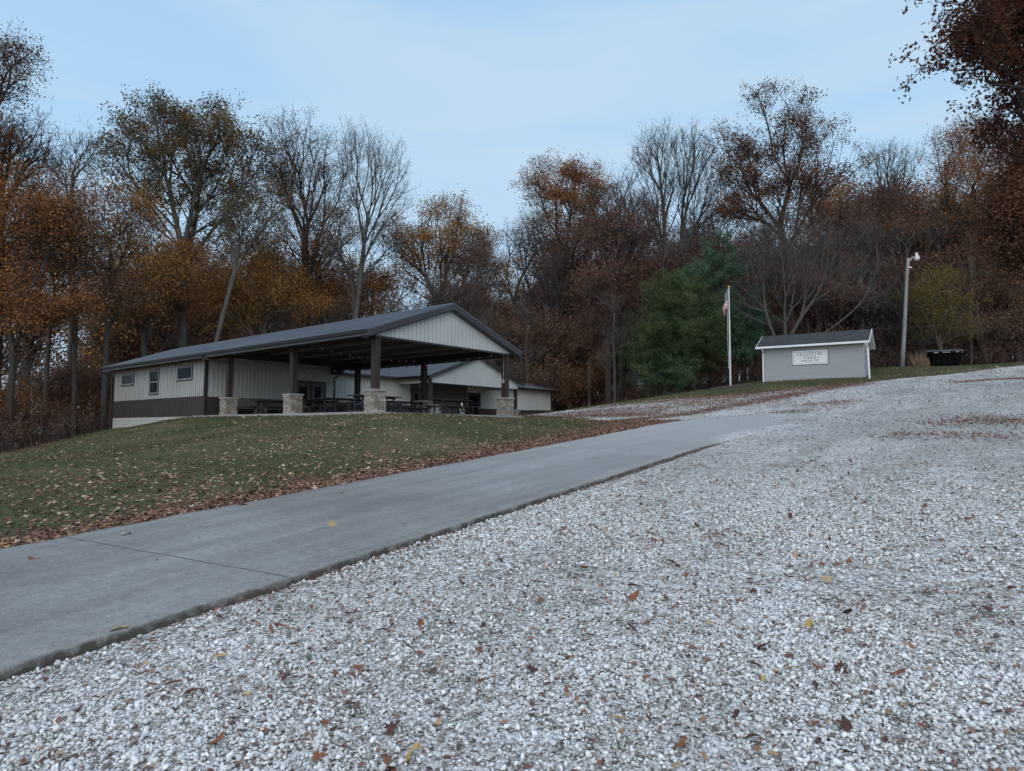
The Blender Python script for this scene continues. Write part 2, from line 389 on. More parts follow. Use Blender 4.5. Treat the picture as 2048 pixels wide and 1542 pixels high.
# conduit on the far right front post
cd = MB().box(WW-.145, WW-.13, -.02, .0, 1.75, 2.95).build('conduit', bare_metal, pav)
MB().box(WW-.19, WW-.13, -.06, .05, 1.6, 1.77).build('outlet_box', bare_metal, cd)

# -------- enclosed body
bld = empty('park_building', ROOT, TH, 'long low metal-sided park building with light walls, dark wainscot and block footing behind the pavilion', 'building')
HB = 1.03
HE2, UR, VR = 2.87, 17.9, 30.8
def zroof(x): return HE+SL*(min(x, WW-x)+OV)-.07
# left long wall (x=0), wall facing the pavilion (y=U1)
wl = MB().box(.0, .12, U1, U2, HB, HE-.16+.0).build('side_wall', siding, bld)
def upx(px, v0=None, u0=None):
    t_ = (px-1024)/FPX
    if v0 is not None: return (O2[0]+v0*Vd[0]-t_*(O2[1]+v0*Vd[1]))/(t_*Ud[1]-Ud[0])
    return (O2[0]+u0*Ud[0]-t_*(O2[1]+u0*Ud[1]))/(t_*Vd[1]-Vd[0])
def hz(px, py, u, v=0.0):
    P = BW(v, u); return (ray(px, py)[2]*P[1]+EYE)-ZF
WINS = []
for (xa, xb, ya, yb, dbl) in ((242.4, 265.6, 748.5, 770, 0), (298.6, 316, 741, 787.5, 1), (353.5, 382.8, 733, 759.5, 0)):
    ub, ua = upx(xa, v0=0), upx(xb, v0=0); um = (ua+ub)/2; xm_ = (xa+xb)/2
    WINS.append((ua, ub, hz(xm_, yb, um), hz(xm_, ya, um), dbl))
mb = MB(); n = int((U2-U1-.15)/.229)
for i in range(n+1):
    y = U1+.12+i*.229; segs = [(HB, HE-.17)]
    for ua, ub, z0, z1, d_ in WINS:
        if ua-.08 < y < ub+.08: segs = [(HB, z0-.06), (z1+.05, HE-.17)]
    for z0, z1 in segs: mb.box(0, -.03, y-.02, y+.02, z0, z1); mb.build('siding_rib', siding, wl)
wn = MB().box(-.004, .12, U1, U2, 0, HB).build('wainscot', dark_siding, bld)
mb = MB(); ribs_y(mb, U1+.1, U2-.05, -.004, .02, HB-.01, .229, -1); mb.build('siding_rib', dark_siding, wn)
MB().box(-.03, .0, U1-.02, U2+.02, HB-.03, HB+.03).build('wainscot_cap', dark_trim, bld)
fo = MB().box(.02, .2, U1, U2, -2.2, -.001).build('foundation', block_found, bld); uvbox(fo)
fo = MB().box(.2, WW, U2-.2, U2-.02, -2.2, -.001).build('foundation', block_found, bld); uvbox(fo)
MB().box(0, WW, U2-.12, U2-.001, 0, HE-.16).prism([(0, U2-.12, HE-.16), (WW, U2-.12, HE-.16), (xm, U2-.12, HA-.1)], (0, .119, 0)).build('end_wall', siding, bld)
MB().box(WW-.12, WW, U1+.1, U2-.12, 0, HE-.16).build('side_wall', siding, bld)
ew = MB().box(.12, VR, U1, U1+.12, HB, HE2-.12)
ew.box(.12, WW, U1, U1+.12, HE2-.12, 3.5).prism([(.12, U1, 3.5), (WW-.1, U1, 3.5), (xm, U1, zroof(xm)-.1)], (0, .12, 0))
ewo = ew.build('front_wall', siding, bld)
mb = MB()
n = int(VR/.229)
for i in range(n):
    x = .16+i*.229; top = 3.33 if x < WW-.1 else HE2-.13
    mb.box(x-.02, x+.02, U1-.03, U1, HB, top)
mb.build('siding_rib', siding, ewo)
wn2 = MB().box(-.003, VR, U1-.004, U1+.12, -.3, HB).build('wainscot', dark_siding, bld)
mb = MB()
for i in range(n):
    x = .16+i*.229; mb.box(x-.0175, x+.0175, U1-.026, U1-.004, .01, HB-.01)
mb.build('siding_rib', dark_siding, wn2)
MB().box(-.05, .13, U1-.05, U1+.10, 0, HE-.17).build('corner_trim', dark_trim, bld)
MB().box(-.05, .10, U2-.08, U2+.03, -.0, HE-.17).build('corner_trim', dark_trim, bld)
MB().box(VR-.1, VR+.03, U1-.04, U1+.12, -.3, HE2-.12).build('corner_trim', dark_trim, bld)
MB().box(VR-.12, VR, U1+.12, 21.7, 0, HE2-.1).build('end_wall', siding, bld)
# low roof of the right body: ridge along v
s2 = (4.32-HE2)/(UR-(U1-.4)); zr2 = 4.32
mb = MB(); x0, x1 = WW-.05, VR+.42
def sp(mb, y0, z0, y1, z1, x0, x1, th=.05): mb.prism([(x0, y0, z0), (x0, y1, z1), (x0, y1, z1-th), (x0, y0, z0-th)], (x1-x0, 0, 0))
ye = U1-.45
sp(mb, ye, HE2, UR, zr2, x0, x1); sp(mb, 2*UR-ye, HE2, UR, zr2, x0, x1)
r2 = mb.build('roof', roof_m, bld)
mb = MB(); n = int((x1-x0)/.305)
for i in range(n+1):
    x = x0+.03+i*(x1-x0-.06)/n
    mb.prism([(x-.018, ye, HE2), (x+.018, ye, HE2), (x+.01, ye, HE2+.026), (x-.01, ye, HE2+.026)], (0, UR-ye-.02, zr2-HE2-.01))
mb.build('panel_rib', roof_m, r2)
MB().box(WW-.12, x1, ye-.1, ye, HE2-.13, HE2-.005).build('gutter', dark_trim, r2)
MB().box(WW-.05, x1, ye, U1-.03, HE2-.15, HE2-.13).build('soffit', soffit_m, r2)
MB().prism([(x1, ye, HE2-.0), (x1, UR, zr2), (x1, 2*UR-ye, HE2), (x1, 2*UR-ye, HE2-.2), (x1, UR, zr2-.2), (x1, ye, HE2-.2)], (.03, 0, 0)).build('rake_trim', dark_fascia, r2)
MB().prism([(VR-.1, U1, HE2-.15), (VR-.1, 21.7, HE2-.15), (VR-.1, UR, zr2-.12)], (.1, 0, 0)).build('end_gable', siding, bld)
MB().box(WW-.25, WW+.12, ye-.16, ye+.25, HE2-.12, HE2+.14).build('eave_box', dark_trim, r2)
# porch gable projecting toward the camera
PU, PX0, PX1, PA = 10.9, 13.3, 22.0, 4.62
xc = (PX0+PX1)/2
mb = MB()
eo = .5
spx = lambda mb, x0, z0, x1, z1, y0, y1: mb.prism([(x0, y0, z0), (x1, y0, z1), (x1, y0, z1-.05), (x0, y0, z0-.05)], (0, y1-y0, 0))
def ymeet(z): return ye+(z-HE2)/s2
# each slope is cut where it meets the main roof (valley)
for xa in (PX0-eo, PX1+eo):
    ym = ymeet(PA); 
    top = [(xa, PU-OG, HE2+.01), (xc, PU-OG, PA), (xc, UR+.1, PA), (xa, ye+.1, HE2+.01)]
    mb.add([*top, *[(a, b_, c_-.05) for a, b_, c_ in top]], [(0,1,2,3), (7,6,5,4), (0,4,5,1), (1,5,6,2), (2,6,7,3), (3,7,4,0)])
pr = mb.build('porch_roof', roof_m, bld)
mb = MB()
for sgn, xa in ((1, PX0-eo), (-1, PX1+eo)):
    for i in range(22):
        y = PU-OG+.03+i*.305; fr = 0 if y < ye else min(1, (y-ye)/(UR-ye))
        if fr >= .97: break
        xs = xa+(xc-xa)*fr; zs = HE2+.01+(PA-HE2-.01)*fr
        mb.prism([(xs, y-.018, zs), (xs, y+.018, zs), (xs, y+.01, zs+.026), (xs, y-.01, zs+.026)], ((xc-xs)*.99, 0, (PA-zs)*.99))
mb.build('panel_rib', roof_m, pr)
rake(PX0-eo, HE2+.03, xc, PA+.02, PU-OG, pr); rake(PX1+eo, HE2+.03, xc, PA+.02, PU-OG, pr)
zt2 = lambda x: HE2+(PA-HE2)*((x-PX0+eo)/(xc-PX0+eo) if x < xc else (PX1+eo-x)/(PX1+eo-xc))-.07
mb = MB().prism([(PX0-.05, PU-.14, 2.42), (PX1+.05, PU-.14, 2.42), (PX1+.05, PU-.14, zt2(PX1+.05)), (xc, PU-.14, zt2(xc)), (PX0-.05, PU-.14, zt2(PX0-.05))], (0, .03, 0))
g2 = mb.build('porch_gable', siding, bld)
mb = MB(); rib_gable(mb, PX0, PX1, PU-.14, 2.42, zt2); mb.build('siding_rib', siding, g2)
MB().box(PX0-.07, PX1+.07, PU-.16, PU-.1, 2.36, 2.42).build('gable_sill', dark_trim, g2)
mb = MB().box(PX0-.08, PX0+.08, PU+.14, U1-.03, 2.42, 2.74).box(PX1-.08, PX1+.08, PU+.14, U1-.03, 2.42, 2.74)
mb.build('porch_beam', siding, bld)
MB().box(PX0-eo+.03, PX0-.09, PU-.1, U1-.6, 2.70, 2.72).box(PX1+.09, PX1+eo-.03, PU-.1, U1-.6, 2.70, 2.72).box(PX0+.09, PX1-.09, PU-.08, U1-.03, 2.76, 2.78).build('porch_ceiling', soffit_m, bld)
for x in (PX0, PX1):
    q = MB().box(x-.1, x+.1, PU-.1+.02, PU+.1+.02, HP, 2.7).build('porch_post', post_m, bld)
    stone_pier(x, PU, int(x*10)).build('stone_pier', stone_m, q)
    MB().box(x-PS-.05, x+PS+.05, PU-PS-.05, PU+PS+.05, HP-.07, HP).build('pier_cap', cap_m, q)
brown_panel = vary('porch_panel', (.075, .062, .058), (.10, .085, .08), .8, .55)
MB().box(14.35, 20.0, U1-.05, U1-.03, .0, HE2-.16).build('entry_wall', brown_panel, bld)
MB().box(PX0-.6, VR+.1, PU-.7, U1-.05, -.2, -.012).build('porch_slab', conc, bld)
# doors
def door(x0, x1, ztop, par, gl, handle=True, panel=brown_panel):
    d = MB().box(x0, x1, U1-.075, U1-.052, .02, ztop).build('door', panel, par)
    MB().box(x0-.07, x0, U1-.10, U1-.03, 0, ztop+.07).box(x1, x1+.07, U1-.10, U1-.03, 0, ztop+.07).box(x0, x1, U1-.10, U1-.03, ztop, ztop+.07).build('door_frame', dark_trim, d)
    for a0, a1, b0, b1 in gl: MB().box(a0, a1, U1-.082, U1-.076, b0, b1).build('door_glass', glass_m, d)
    if handle: MB().tube([(x1-.1, U1-.12, .95), (x1-.1, U1-.12, 1.15)], .012).box(x1-.11, x1-.09, U1-.12, U1-.07, 1.03, 1.06).build('handle', bare_metal, d)
    return d
def upx(px, v0=None, u0=None):
    t_ = (px-1024)/FPX
    if v0 is not None: return (O2[0]+v0*Vd[0]-t_*(O2[1]+v0*Vd[1]))/(t_*Ud[1]-Ud[0])
    return (O2[0]+u0*Ud[0]-t_*(O2[1]+u0*Ud[1]))/(t_*Vd[1]-Vd[0])
a, b_ = upx(592, u0=U1), upx(648, u0=U1)
m_ = (a+b_)/2
door(a, m_-.02, 2.15, bld, [(a+.15, m_-.3, 1.0, 1.85)], panel=brown_panel); door(m_+.02, b_, 2.15, bld, [(m_+.25, b_-.3, .5, 1.9)], panel=brown_panel)
door(upx(821, u0=U1)+.1, upx(840, u0=U1), 2.1, bld, [(upx(821, u0=U1)+.3, upx(840, u0=U1)-.25, .9, 1.85)], panel=brown_panel)
door(20.15, 21.4, 2.1, bld, [(20.35, 21.15, 1.45, 1.9), (20.35, 21.15, .3, 1.3)], panel=dark_trim)
# porch light over the double door, small lights under the porch
for x, z in ((upx(623, u0=U1), 2.5), (20.8, 2.42), (15.2, 2.42)):
    lb = MB().tube([(x, U1-.03, z), (x, U1-.10, z)], [.13, .10], 14).build('wall_light', white_paint, bld)
    MB().tube([(x, U1-.10, z), (x, U1-.15, z-.01), (x, U1-.17, z-.02)], [.09, .08, .03], 12).build('light_lens', bulb_m, lb)
# windows of the left wall
vinyl = vary('window_vinyl', (.21, .20, .195), (.26, .25, .245), 3, .5)
def hz(px, py, u, v=0.0):
    P = BW(v, u); return (ray(px, py)[2]*P[1]+EYE)-ZF
for (ua, ub, z0, z1, dbl) in WINS:
    if not dbl: z0, z1 = z0+.0, z1
    wn_ = MB().box(-.045, .0, ua, ub, z1-.07, z1).box(-.045, 0, ua, ub, z0, z0+.07).box(-.045, 0, ua, ua+.07, z0+.07, z1-.07).box(-.045, 0, ub-.07, ub, z0+.07, z1-.07)
    if dbl: wn_.box(-.04, 0, ua+.07, ub-.07, (z0+z1)/2-.03, (z0+z1)/2+.03)
    wo = wn_.build('window', vinyl, bld)
    MB().box(-.035, .0, ua-.05, ub+.05, z1, z1+.05).box(-.06, 0, ua-.05, ub+.05, z0-.06, z0).box(-.035, 0, ua-.05, ua, z0, z1).box(-.035, 0, ub, ub+.05, z0, z1).build('window_trim', dark_trim, wo)
    MB().box(-.014, -.024, ua+.07, ub-.07, z0+.07, z1-.07).build('pane', glass_m, wo)
# downspouts
def spout(pts, name='downspout', par=bld): 
    return MB().tube(pts, .045, 8).build(name, dark_trim, par)
spout([(-OV-.05, U2+.15, HE-.13), (-OV-.02, U2+.15, HE-.26), (-.32, U2+.12, HE-.42), (-.10, U2+.08, HE-.58), (-.10, U2+.08, -.75)])
spout([(-OV-.05, U1-1.2, HE-.13), (-OV-.03, U1-1.2, HE-.28), (-.4, LL+.6, HE-.42), (-.15, LL+.18, HE-.52), (-.18, LL+.0, HE-.56)])
xs = WW+.15
spout([(xs, ye-.05, HE2-.12), (xs-.02, ye-.04, HE2-.25), (xs-.25, ye+.08, HE2-.42), (xs-.25, ye+.12, HE2-.6), (xs-.02, U1-.12, HE2-.85), (xs, U1-.09, HE2-1.0), (xs, U1-.09, .1)])
spout([(x1-.05, ye-.05, HE2-.12), (x1-.1, ye, HE2-.3), (VR+.08, U1-.08, HE2-.5), (VR+.08, U1-.08, .0)])
spout([(WW+OV+.05, LL+1.1, HE-.13), (WW+OV+.03, LL+1.0, HE-.28), (WW+.3, LL+.3, HE-.5), (WW+.16, LL+.15, HE-.58), (WW+.16, LL+.15, .02)], par=pav)

# ------------------------------------------------------------------ string lights
def string(name, A, B_, n, sag, label, zt0=3.05):
    r = empty(name, ROOT, TH, label, 'string lights', 'strings of bulbs under the pavilion roof')
    pts = []
    for i in range(n*3+1):
        t_ = i/(n*3); pts.append((A[0]+(B_[0]-A[0])*t_, A[1]+(B_[1]-A[1])*t_, A[2]+(B_[2]-A[2])*t_-sag*4*t_*(1-t_)))
    MB().tube(pts, .008, 5).build('cable', black_metal, r)
    first = None
    for i in range(n):
        p = pts[1+i*3]
        if first is None:
            s_ = MB().tube([(0, 0, 0), (0, 0, -.07)], .022, 8).build('socket', black_metal, r)
            bl = MB().tube([(0, 0, -.07), (0, 0, -.10), (0, 0, -.14), (0, 0, -.165)], [.02, .045, .04, .01], 10).build('bulb', bulb_m, s_, True)
            first = (s_, bl)
        else:
            s_ = first[0].copy(); COL.objects.link(s_); s_.parent = r
            bl = first[1].copy(); COL.objects.link(bl); bl.parent = s_
        s_.location = p
string('string_lights', (.3, LL-.3, 2.95), (WW-.2, LL-.3, 2.93), 12, .25, 'string of bulbs sagging across the pavilion in front of the double doors')
string('string_lights', (.25, 5.0, 3.17), (WW-.3, 5.9, 3.15), 13, .22, 'string of clear bulbs hanging across the middle of the pavilion ceiling')
string('string_lights', (WW-.3, .4, 3.1), (WW-.35, LL-.4, 2.98), 14, .18, 'string of bulbs along the rear beam of the pavilion')

# ------------------------------------------------------------------ picnic tables
def beamxy(mb, x0, z0, x1, z1, y, w_=.05, h=.05): mb.beam((x0, y, z0), (x1, y, z1), w_, h, up=(0, 1, 0))
def make_table():
    r = empty('picnic_table')
    mb = MB()
    for i in range(5): mb.box(-1.22, 1.22, -.37+i*.15, -.37+i*.15+.14, .725, .765)
    mb.box(-1.2, 1.2, -.02, .02, .66, .70)
    mb.build('table_top', table_m, r)
    for s in (-1, 1):
        b_ = MB()
        for i in range(2): b_.box(-1.22, 1.22, s*.62+(i-1)*.15 if s > 0 else s*.62-i*.15+.15-.14-.0, (s*.62+(i-1)*.15+.14) if s > 0 else (s*.62-i*.15+.15), .43, .47)
        b_.build('bench_board', table_m, r)
    for x in (-.85, .85):
        l = MB()
        for s in (-1, 1):
            l.box(x-.03, x+.03, s*.25-.03, s*.25+.03, .0, .725)
            l.box(x-.03, x+.03, s*.66-.03, s*.66+.03, .0, .43)
        l.box(x-.028, x+.028, -.72, .72, .37, .428); l.box(x-.028, x+.028, -.36, .36, .665, .722); l.box(x-.028, x+.028, -.66, .66, .05, .10)
        l.build('leg_frame', black_metal, r)
        MB().beam((x, 0, .40), (x*.35, 0, .70), .04, .04).beam((x*.9, -.25, .15), (x*.9, .25, .62), .03, .03).build('brace', black_metal, r)
    return r
def dup(root, loc, rz, label):
    r = root.copy(); COL.objects.link(r); r.location = loc; r.rotation_euler = (0, 0, rz); r['label'] = label
    for ch in list(root.children):
        c_ = ch.copy(); COL.objects.link(c_); c_.parent = r
        for g_ in ch.children:
            d_ = g_.copy(); COL.objects.link(d_); d_.parent = c_
    return r
t0 = make_table(); tag(t0, 'x', 'picnic table', 'dark picnic tables under the pavilion')
tabs = [(1.6, 2.0, 2, 'dark picnic table right behind the nearest stone pier'),
        (2.3, 5.1, -6, 'dark picnic table midway between the two nearest front piers'),
        (2.7, 8.0, 4, 'dark picnic table behind the middle pier in front of the double doors'),
        (1.9, 10.3, 0, 'leftmost dark picnic table, beside the grey wooden bench'),
        (5.9, 1.7, 3, 'rightmost dark picnic table under the pavilion, in front of the porch entry'),
        (6.2, 5.3, -4, 'dark picnic table at the rear row, left of the rightmost one'),
        (5.6, 8.4, 2, 'dark picnic table in the rear row near the curved downspout'),
        (5.5, 11.6, 0, 'farthest dark picnic table by the building wall')]
for i, (v, u, a_, lb) in enumerate(tabs):
    P = BW(v, u); loc = (P[0], P[1], ZF); rz = TH+math.radians(a_)
    if i == 0: t0.location = loc; t0.rotation_euler = (0, 0, rz); t0['label'] = lb
    else: dup(t0, loc, rz, lb)
P = at(1074, 826, 50)
dup(t0, (P[0], P[1], H(P[0], P[1])), math.radians(4), 'dark picnic table outdoors in front of the right wing wall')
# heavy wooden bench
P = BW(1.55, 12.6)
bn = empty('wooden_bench', (P[0], P[1], ZF), TH, 'weathered grey wooden bench with slab ends behind the left stone pier', 'bench')
bn2 = empty('wooden_bench', (BW(3.5, 13.1)[0], BW(3.5, 13.1)[1], ZF), TH, 'second weathered bench half hidden behind the leftmost picnic table', 'bench')
for b_ in (bn, bn2):
    mbx = MB().box(-.9, .9, .25, .31, .50, .72).box(-.9, .9, .27, .33, .74, .95); mbx.build('backrest', old_wood, b_)
    MB().box(-.9, .9, -.25, .24, .40, .46).build('seat', old_wood, b_)
    for s in (-1, 1): MB().prism([(s*.9, -.30, 0), (s*.9, -.33, .6), (s*.9, .2, .62), (s*.9, .3, 1.0), (s*.9, .38, 1.0), (s*.9, .36, 0)], (s*.09, 0, 0)).build('bench_end', old_wood, b_)
for g_ in (bn, bn2): g_['group'] = 'wooden benches by the building wall'
# folded chairs leaning in the porch
for i, (px, D) in enumerate(((874, 41.0), (879, 41.3), (885, 41.7), (931, 43.2))):
    P = at(px, 815, D)
    c_ = empty('folded_chair', (P[0], P[1], ZF), TH+.2, ['light grey folded chair nearest the porch pier', 'light grey folded chair second from the porch pier', 'light grey folded chair third from the porch pier', 'light grey folded chair leaning near the right porch door'][i], 'chair', 'folded chairs by the porch')
    MB().beam((-.22, .1, 0), (-.22, .32, .9), .03, .03).beam((.22, .1, 0), (.22, .32, .9), .03, .03).beam((-.22, .32, .9), (.22, .32, .9), .03, .03).build('frame', bare_metal, c_)
    MB().beam((0, .16, .25), (0, .22, .5), .38, .03).build('seat', poly_m, c_)
    MB().beam((0, .26, .65), (0, .31, .86), .38, .02).build('backrest', poly_m, c_)
# white cooler behind the tables
P = at(867, 824, 40.0)
ck = empty('cooler', (P[0], P[1], ZF), TH, 'small white cooler on the porch floor behind the tables', 'cooler')
MB().box(-.33, .33, -.2, .2, .02, .34).build('body', white_paint, ck); MB().box(-.35, .35, -.22, .22, .345, .40).build('lid', poly_m, ck)
P = BW(6.35, 1.15)
cup = MB().tube([(0, 0, 0), (0, 0, .02), (0, 0, .12), (0, 0, .13)], [.03, .035, .038, .03], 12).build('white_cup', white_paint); cup.location = (BW(6.0, 1.05)[0], BW(6.0, 1.05)[1], ZF+.47)
tag(cup, 'white cup standing on the bench of the rightmost picnic table', 'cup')

# ------------------------------------------------------------------ block shed with the park sign
sl, sr = np.array(at(1525.5, 765, 46.3)[:2]), np.array(at(1729.5, 757, 42.9)[:2])
dS = (sr-sl); LS = float(np.linalg.norm(dS)); dS = dS/LS; aS = math.atan2(dS[1], dS[0])
zsl = at(1525.5, 765, 46.3)[2]; zS = zsl
shd = empty('block_shed', (sl[0], sl[1], zS), aS, 'grey painted concrete block shed with dark shingle roof and white trim', 'shed')
HS, DS = 2.38, 3.55
wf = MB().box(0, LS, 0, .2, -.8, HS).box(0, LS, DS-.2, DS, -.8, HS).box(0, .2, .2, DS-.2, -.8, HS).box(LS-.2, LS, .2, DS-.2, -.8, HS).build('wall', shed_block, shd); uvbox(wf)
ysr, zpk = DS/2, HS+1.06
MB().prism([(LS-.16, 0.02, HS), (LS-.16, DS-.02, HS), (LS-.16, ysr, zpk-.1)], (.15, 0, 0)).prism([(.01, 0.02, HS), (.01, DS-.02, HS), (.01, ysr, zpk-.1)], (.15, 0, 0)).build('gable_wall', white_paint, shd)
shingle, t, b = mat('dark_shingle', (.03, .032, .036), .9)
uvn = N(t, 'ShaderNodeUVMap'); uvn.uv_map = 'UVMap'
br = N(t, 'ShaderNodeTexBrick', ins={'Color1': (.034, .034, .038, 1), 'Color2': (.062, .062, .068, 1), 'Mortar': (.018, .018, .02, 1), 'Scale': 1.0, 'Mortar Size': .008, 'Brick Width': .3, 'Row Height': .14, 'Bias': -.2}); L(t, uvn, 0, br, 'Vector'); L(t, br, 0, b, 'Base Color')
inv = N(t, 'ShaderNodeBump', ins={'Strength': .6, 'Distance': .01}); inv.invert = True; L(t, br, 1, inv, 'Height'); L(t, inv, 0, b, 'Normal')
mb = MB(); ov, ox = .36, .33
zE = HS-.02
mb.prism([(-ox, -ov, zE+.07), (-ox, ysr, zpk), (-ox, ysr, zpk-.06), (-ox, -ov, zE+.01)], (LS+2*ox, 0, 0))
mb.prism([(-ox, DS+ov, zE+.07), (-ox, ysr, zpk), (-ox, ysr, zpk-.06), (-ox, DS+ov, zE+.01)], (LS+2*ox, 0, 0))
rf = mb.build('roof', shingle, shd); uvbox(rf)
MB().box(-ox-.02, LS+ox+.02, -ov-.11, -ov, zE-.07, zE+.06).build('gutter', white_paint, rf)
MB().box(-ox-.02, LS+ox+.02, DS+ov, DS+ov+.10, zE-.07, zE+.06).build('gutter', white_paint, rf)
MB().box(-ox, LS+ox, -ov, -.005, zE-.04, zE-.02).box(-ox, LS+ox, DS+.005, DS+ov, zE-.04, zE-.02).build('soffit', white_paint, rf)
for xg in (-ox-.03, LS+ox):
    MB().prism([(xg, -ov, zE+.075), (xg, ysr, zpk+.01), (xg, DS+ov, zE+.075), (xg, DS+ov, zE-.06), (xg, ysr, zpk-.13), (xg, -ov, zE-.06)], (.03, 0, 0)).build('barge_board', white_paint, rf)
MB().prism([(LS+.005, ysr*.0-ov, zE-.02), (LS+.005, ysr, zpk-.09), (LS+.005, ysr, zpk-.11), (LS+.005, -ov, zE-.05)], (ox-.01, 0, 0)).prism([(LS+.005, DS+ov, zE-.02), (LS+.005, ysr, zpk-.09), (LS+.005, ysr, zpk-.11), (LS+.005, DS+ov, zE-.05)], (ox-.01, 0, 0)).build('soffit', white_paint, rf)
MB().tube([(.1, -ov-.05, zE-.05), (.1, -ov-.02, zE-.16), (.06, -.12, zE-.3), (.06, -.06, zE-.42), (.06, -.06, -.02)], .05, 8).build('downspout', white_paint, shd)
MB().box(LS+.001, LS+.05, .35, 1.3, .0, 2.05).build('door', shed_wall, shd)
MB().box(LS-.02, LS+.012, -.012, .06, 0, HS-.02).build('corner_joint', poly_m, shd)
# sign board
def xw(px): # along the wall from a pixel column
    r_ = ray(px, 735); A_ = np.array([[dS[0], -r_[0]], [dS[1], -1.0]]); return float(np.linalg.solve(A_, -sl)[0])
sx0, sx1 = xw(1585.5), xw(1656.5)
zm = lambda px, py, x_: ray(px, py)[2]*(sl[1]+dS[1]*x_)+EYE-zS
sz1, sz0 = zm(1621, 700.3, (sx0+sx1)/2), zm(1621, 728.8, (sx0+sx1)/2)
sg = empty('park_sign', shd.location, aS, 'white framed sign reading CELESTINE PARK on the grey shed wall', 'sign')
ink, t, b = mat('sign_ink', (.05, .065, .09), .6)
MB().box(sx0-.02, sx1+.02, -.035, -.003, sz0-.02, sz1+.02).build('frame', black_metal, sg)
MB().box(sx0+.005, sx1-.005, -.045, -.036, sz0+.005, sz1-.005).build('panel', white_paint, sg)
mb = MB(); q = .10
for (a0, a1, b0, b1) in ((sx0+q, sx1-q, sz1-q-.014, sz1-q), (sx0+q, sx1-q, sz0+q, sz0+q+.014), (sx0+q, sx0+q+.014, sz0+q+.014, sz1-q-.014), (sx1-q-.014, sx1-q, sz0+q+.014, sz1-q-.014)): mb.box(a0, a1, -.049, -.0455, b0, b1)
mb.build('border_line', ink, sg)
# slab-serif letters made of strokes on a 0..1 square
GL = {'C': [(.95,.78,.8,.95),(.8,.95,.35,1),(.35,1,.05,.75),(.05,.75,.05,.25),(.05,.25,.35,0),(.35,0,.8,.05),(.8,.05,.95,.2),(.95,.8,.95,1)],
 'E': [(.15,0,.15,1),(0,1,.9,1),(0,0,.9,0),(.15,.52,.65,.52),(.9,1,.9,.86),(.9,0,.9,.14)],
 'L': [(.2,0,.2,1),(0,1,.42,1),(0,0,.9,0),(.9,0,.9,.2)],
 'S': [(.85,.75,.85,1),(.85,.85,.6,1),(.6,1,.3,1),(.3,1,.1,.8),(.1,.8,.2,.58),(.2,.58,.75,.42),(.75,.42,.9,.22),(.9,.22,.65,0),(.65,0,.3,0),(.3,0,.1,.18),(.1,0,.1,.28)],
 'T': [(.5,0,.5,1),(.02,1,.98,1),(.02,1,.02,.75),(.98,1,.98,.75),(.28,0,.72,0)],
 'I': [(.5,0,.5,1),(.25,1,.75,1),(.25,0,.75,0)],
 'N': [(.15,0,.15,1),(.15,1,.85,0),(.85,0,.85,1),(0,1,.2,1),(.68,1,1,1),(0,0,.32,0)],
 'P': [(.2,0,.2,1),(0,1,.65,1),(.65,1,.9,.85),(.9,.85,.9,.62),(.9,.62,.65,.47),(.65,.47,.2,.47),(0,0,.45,0)],
 'A': [(.1,0,.5,1),(.5,1,.9,0),(.25,.35,.75,.35),(0,0,.28,0),(.72,0,1,0),(.3,1,.5,1)],
 'R': [(.18,0,.18,1),(0,1,.65,1),(.65,1,.88,.86),(.88,.86,.88,.64),(.88,.64,.65,.5),(.65,.5,.18,.5),(.5,.5,.85,0),(0,0,.38,0),(.78,0,1,0)],
 'K': [(.18,0,.18,1),(.18,.4,.85,1),(.4,.6,.88,0),(0,1,.38,1),(.68,1,1,1),(0,0,.38,0),(.7,0,1,0)],
 'B': [(.18,0,.18,1),(0,1,.65,1),(.65,1,.85,.85),(.85,.85,.85,.65),(.85,.65,.65,.52),(.18,.52,.65,.52),(.65,.52,.92,.36),(.92,.36,.92,.15),(.92,.15,.65,0),(.65,0,0,0)],
 'H': [(.15,0,.15,1),(.85,0,.85,1),(.15,.5,.85,.5)], 'D': [(.15,0,.15,1),(.15,1,.6,1),(.6,1,.9,.7),(.9,.7,.9,.3),(.9,.3,.6,0),(.6,0,.15,0)],
 '2': [(.1,.8,.3,1),(.3,1,.7,1),(.7,1,.9,.8),(.9,.8,.85,.55),(.85,.55,.1,0),(.1,0,.92,0)], '0': [(.3,0,.1,.3),(.1,.3,.1,.7),(.1,.7,.3,1),(.3,1,.7,1),(.7,1,.9,.7),(.9,.7,.9,.3),(.9,.3,.7,0),(.7,0,.3,0)],
 '8': [(.3,.52,.15,.75),(.15,.75,.3,1),(.3,1,.7,1),(.7,1,.85,.75),(.85,.75,.7,.52),(.7,.52,.3,.52),(.3,.52,.08,.28),(.08,.28,.3,0),(.3,0,.7,0),(.7,0,.92,.28),(.92,.28,.7,.52)], '-': [(0,.45,1,.45)], ' ': []}
def text(mb, s_, cx, z0, h, w_, gap, th, y=-.0455):
    tot = len(s_)*w_+(len(s_)-1)*gap; x_ = cx-tot/2
    for ch in s_:
        for (a0, b0, a1, b1) in GL[ch]:
            A_ = Vector((x_+a0*w_, 0, z0+b0*h)); B2 = Vector((x_+a1*w_, 0, z0+b1*h)); d_ = (B2-A_).normalized()*th*.5; n_ = Vector((-d_.z, 0, d_.x))
            pts = [A_-d_-n_, B2+d_-n_, B2+d_+n_, A_-d_+n_]
            mb.prism([(p_.x, y, p_.z) for p_ in pts], (0, -.004-.0007*(len(mb.v) % 7), 0))
        x_ += w_+gap
SW, SHt = sx1-sx0, sz1-sz0; cxs = (sx0+sx1)/2+.0
mb = MB(); text(mb, 'CELESTINE', cxs-.0, sz0+SHt*.64, SHt*.185, SW*.052, SW*.030, .021); mb.build('lettering', ink, sg)
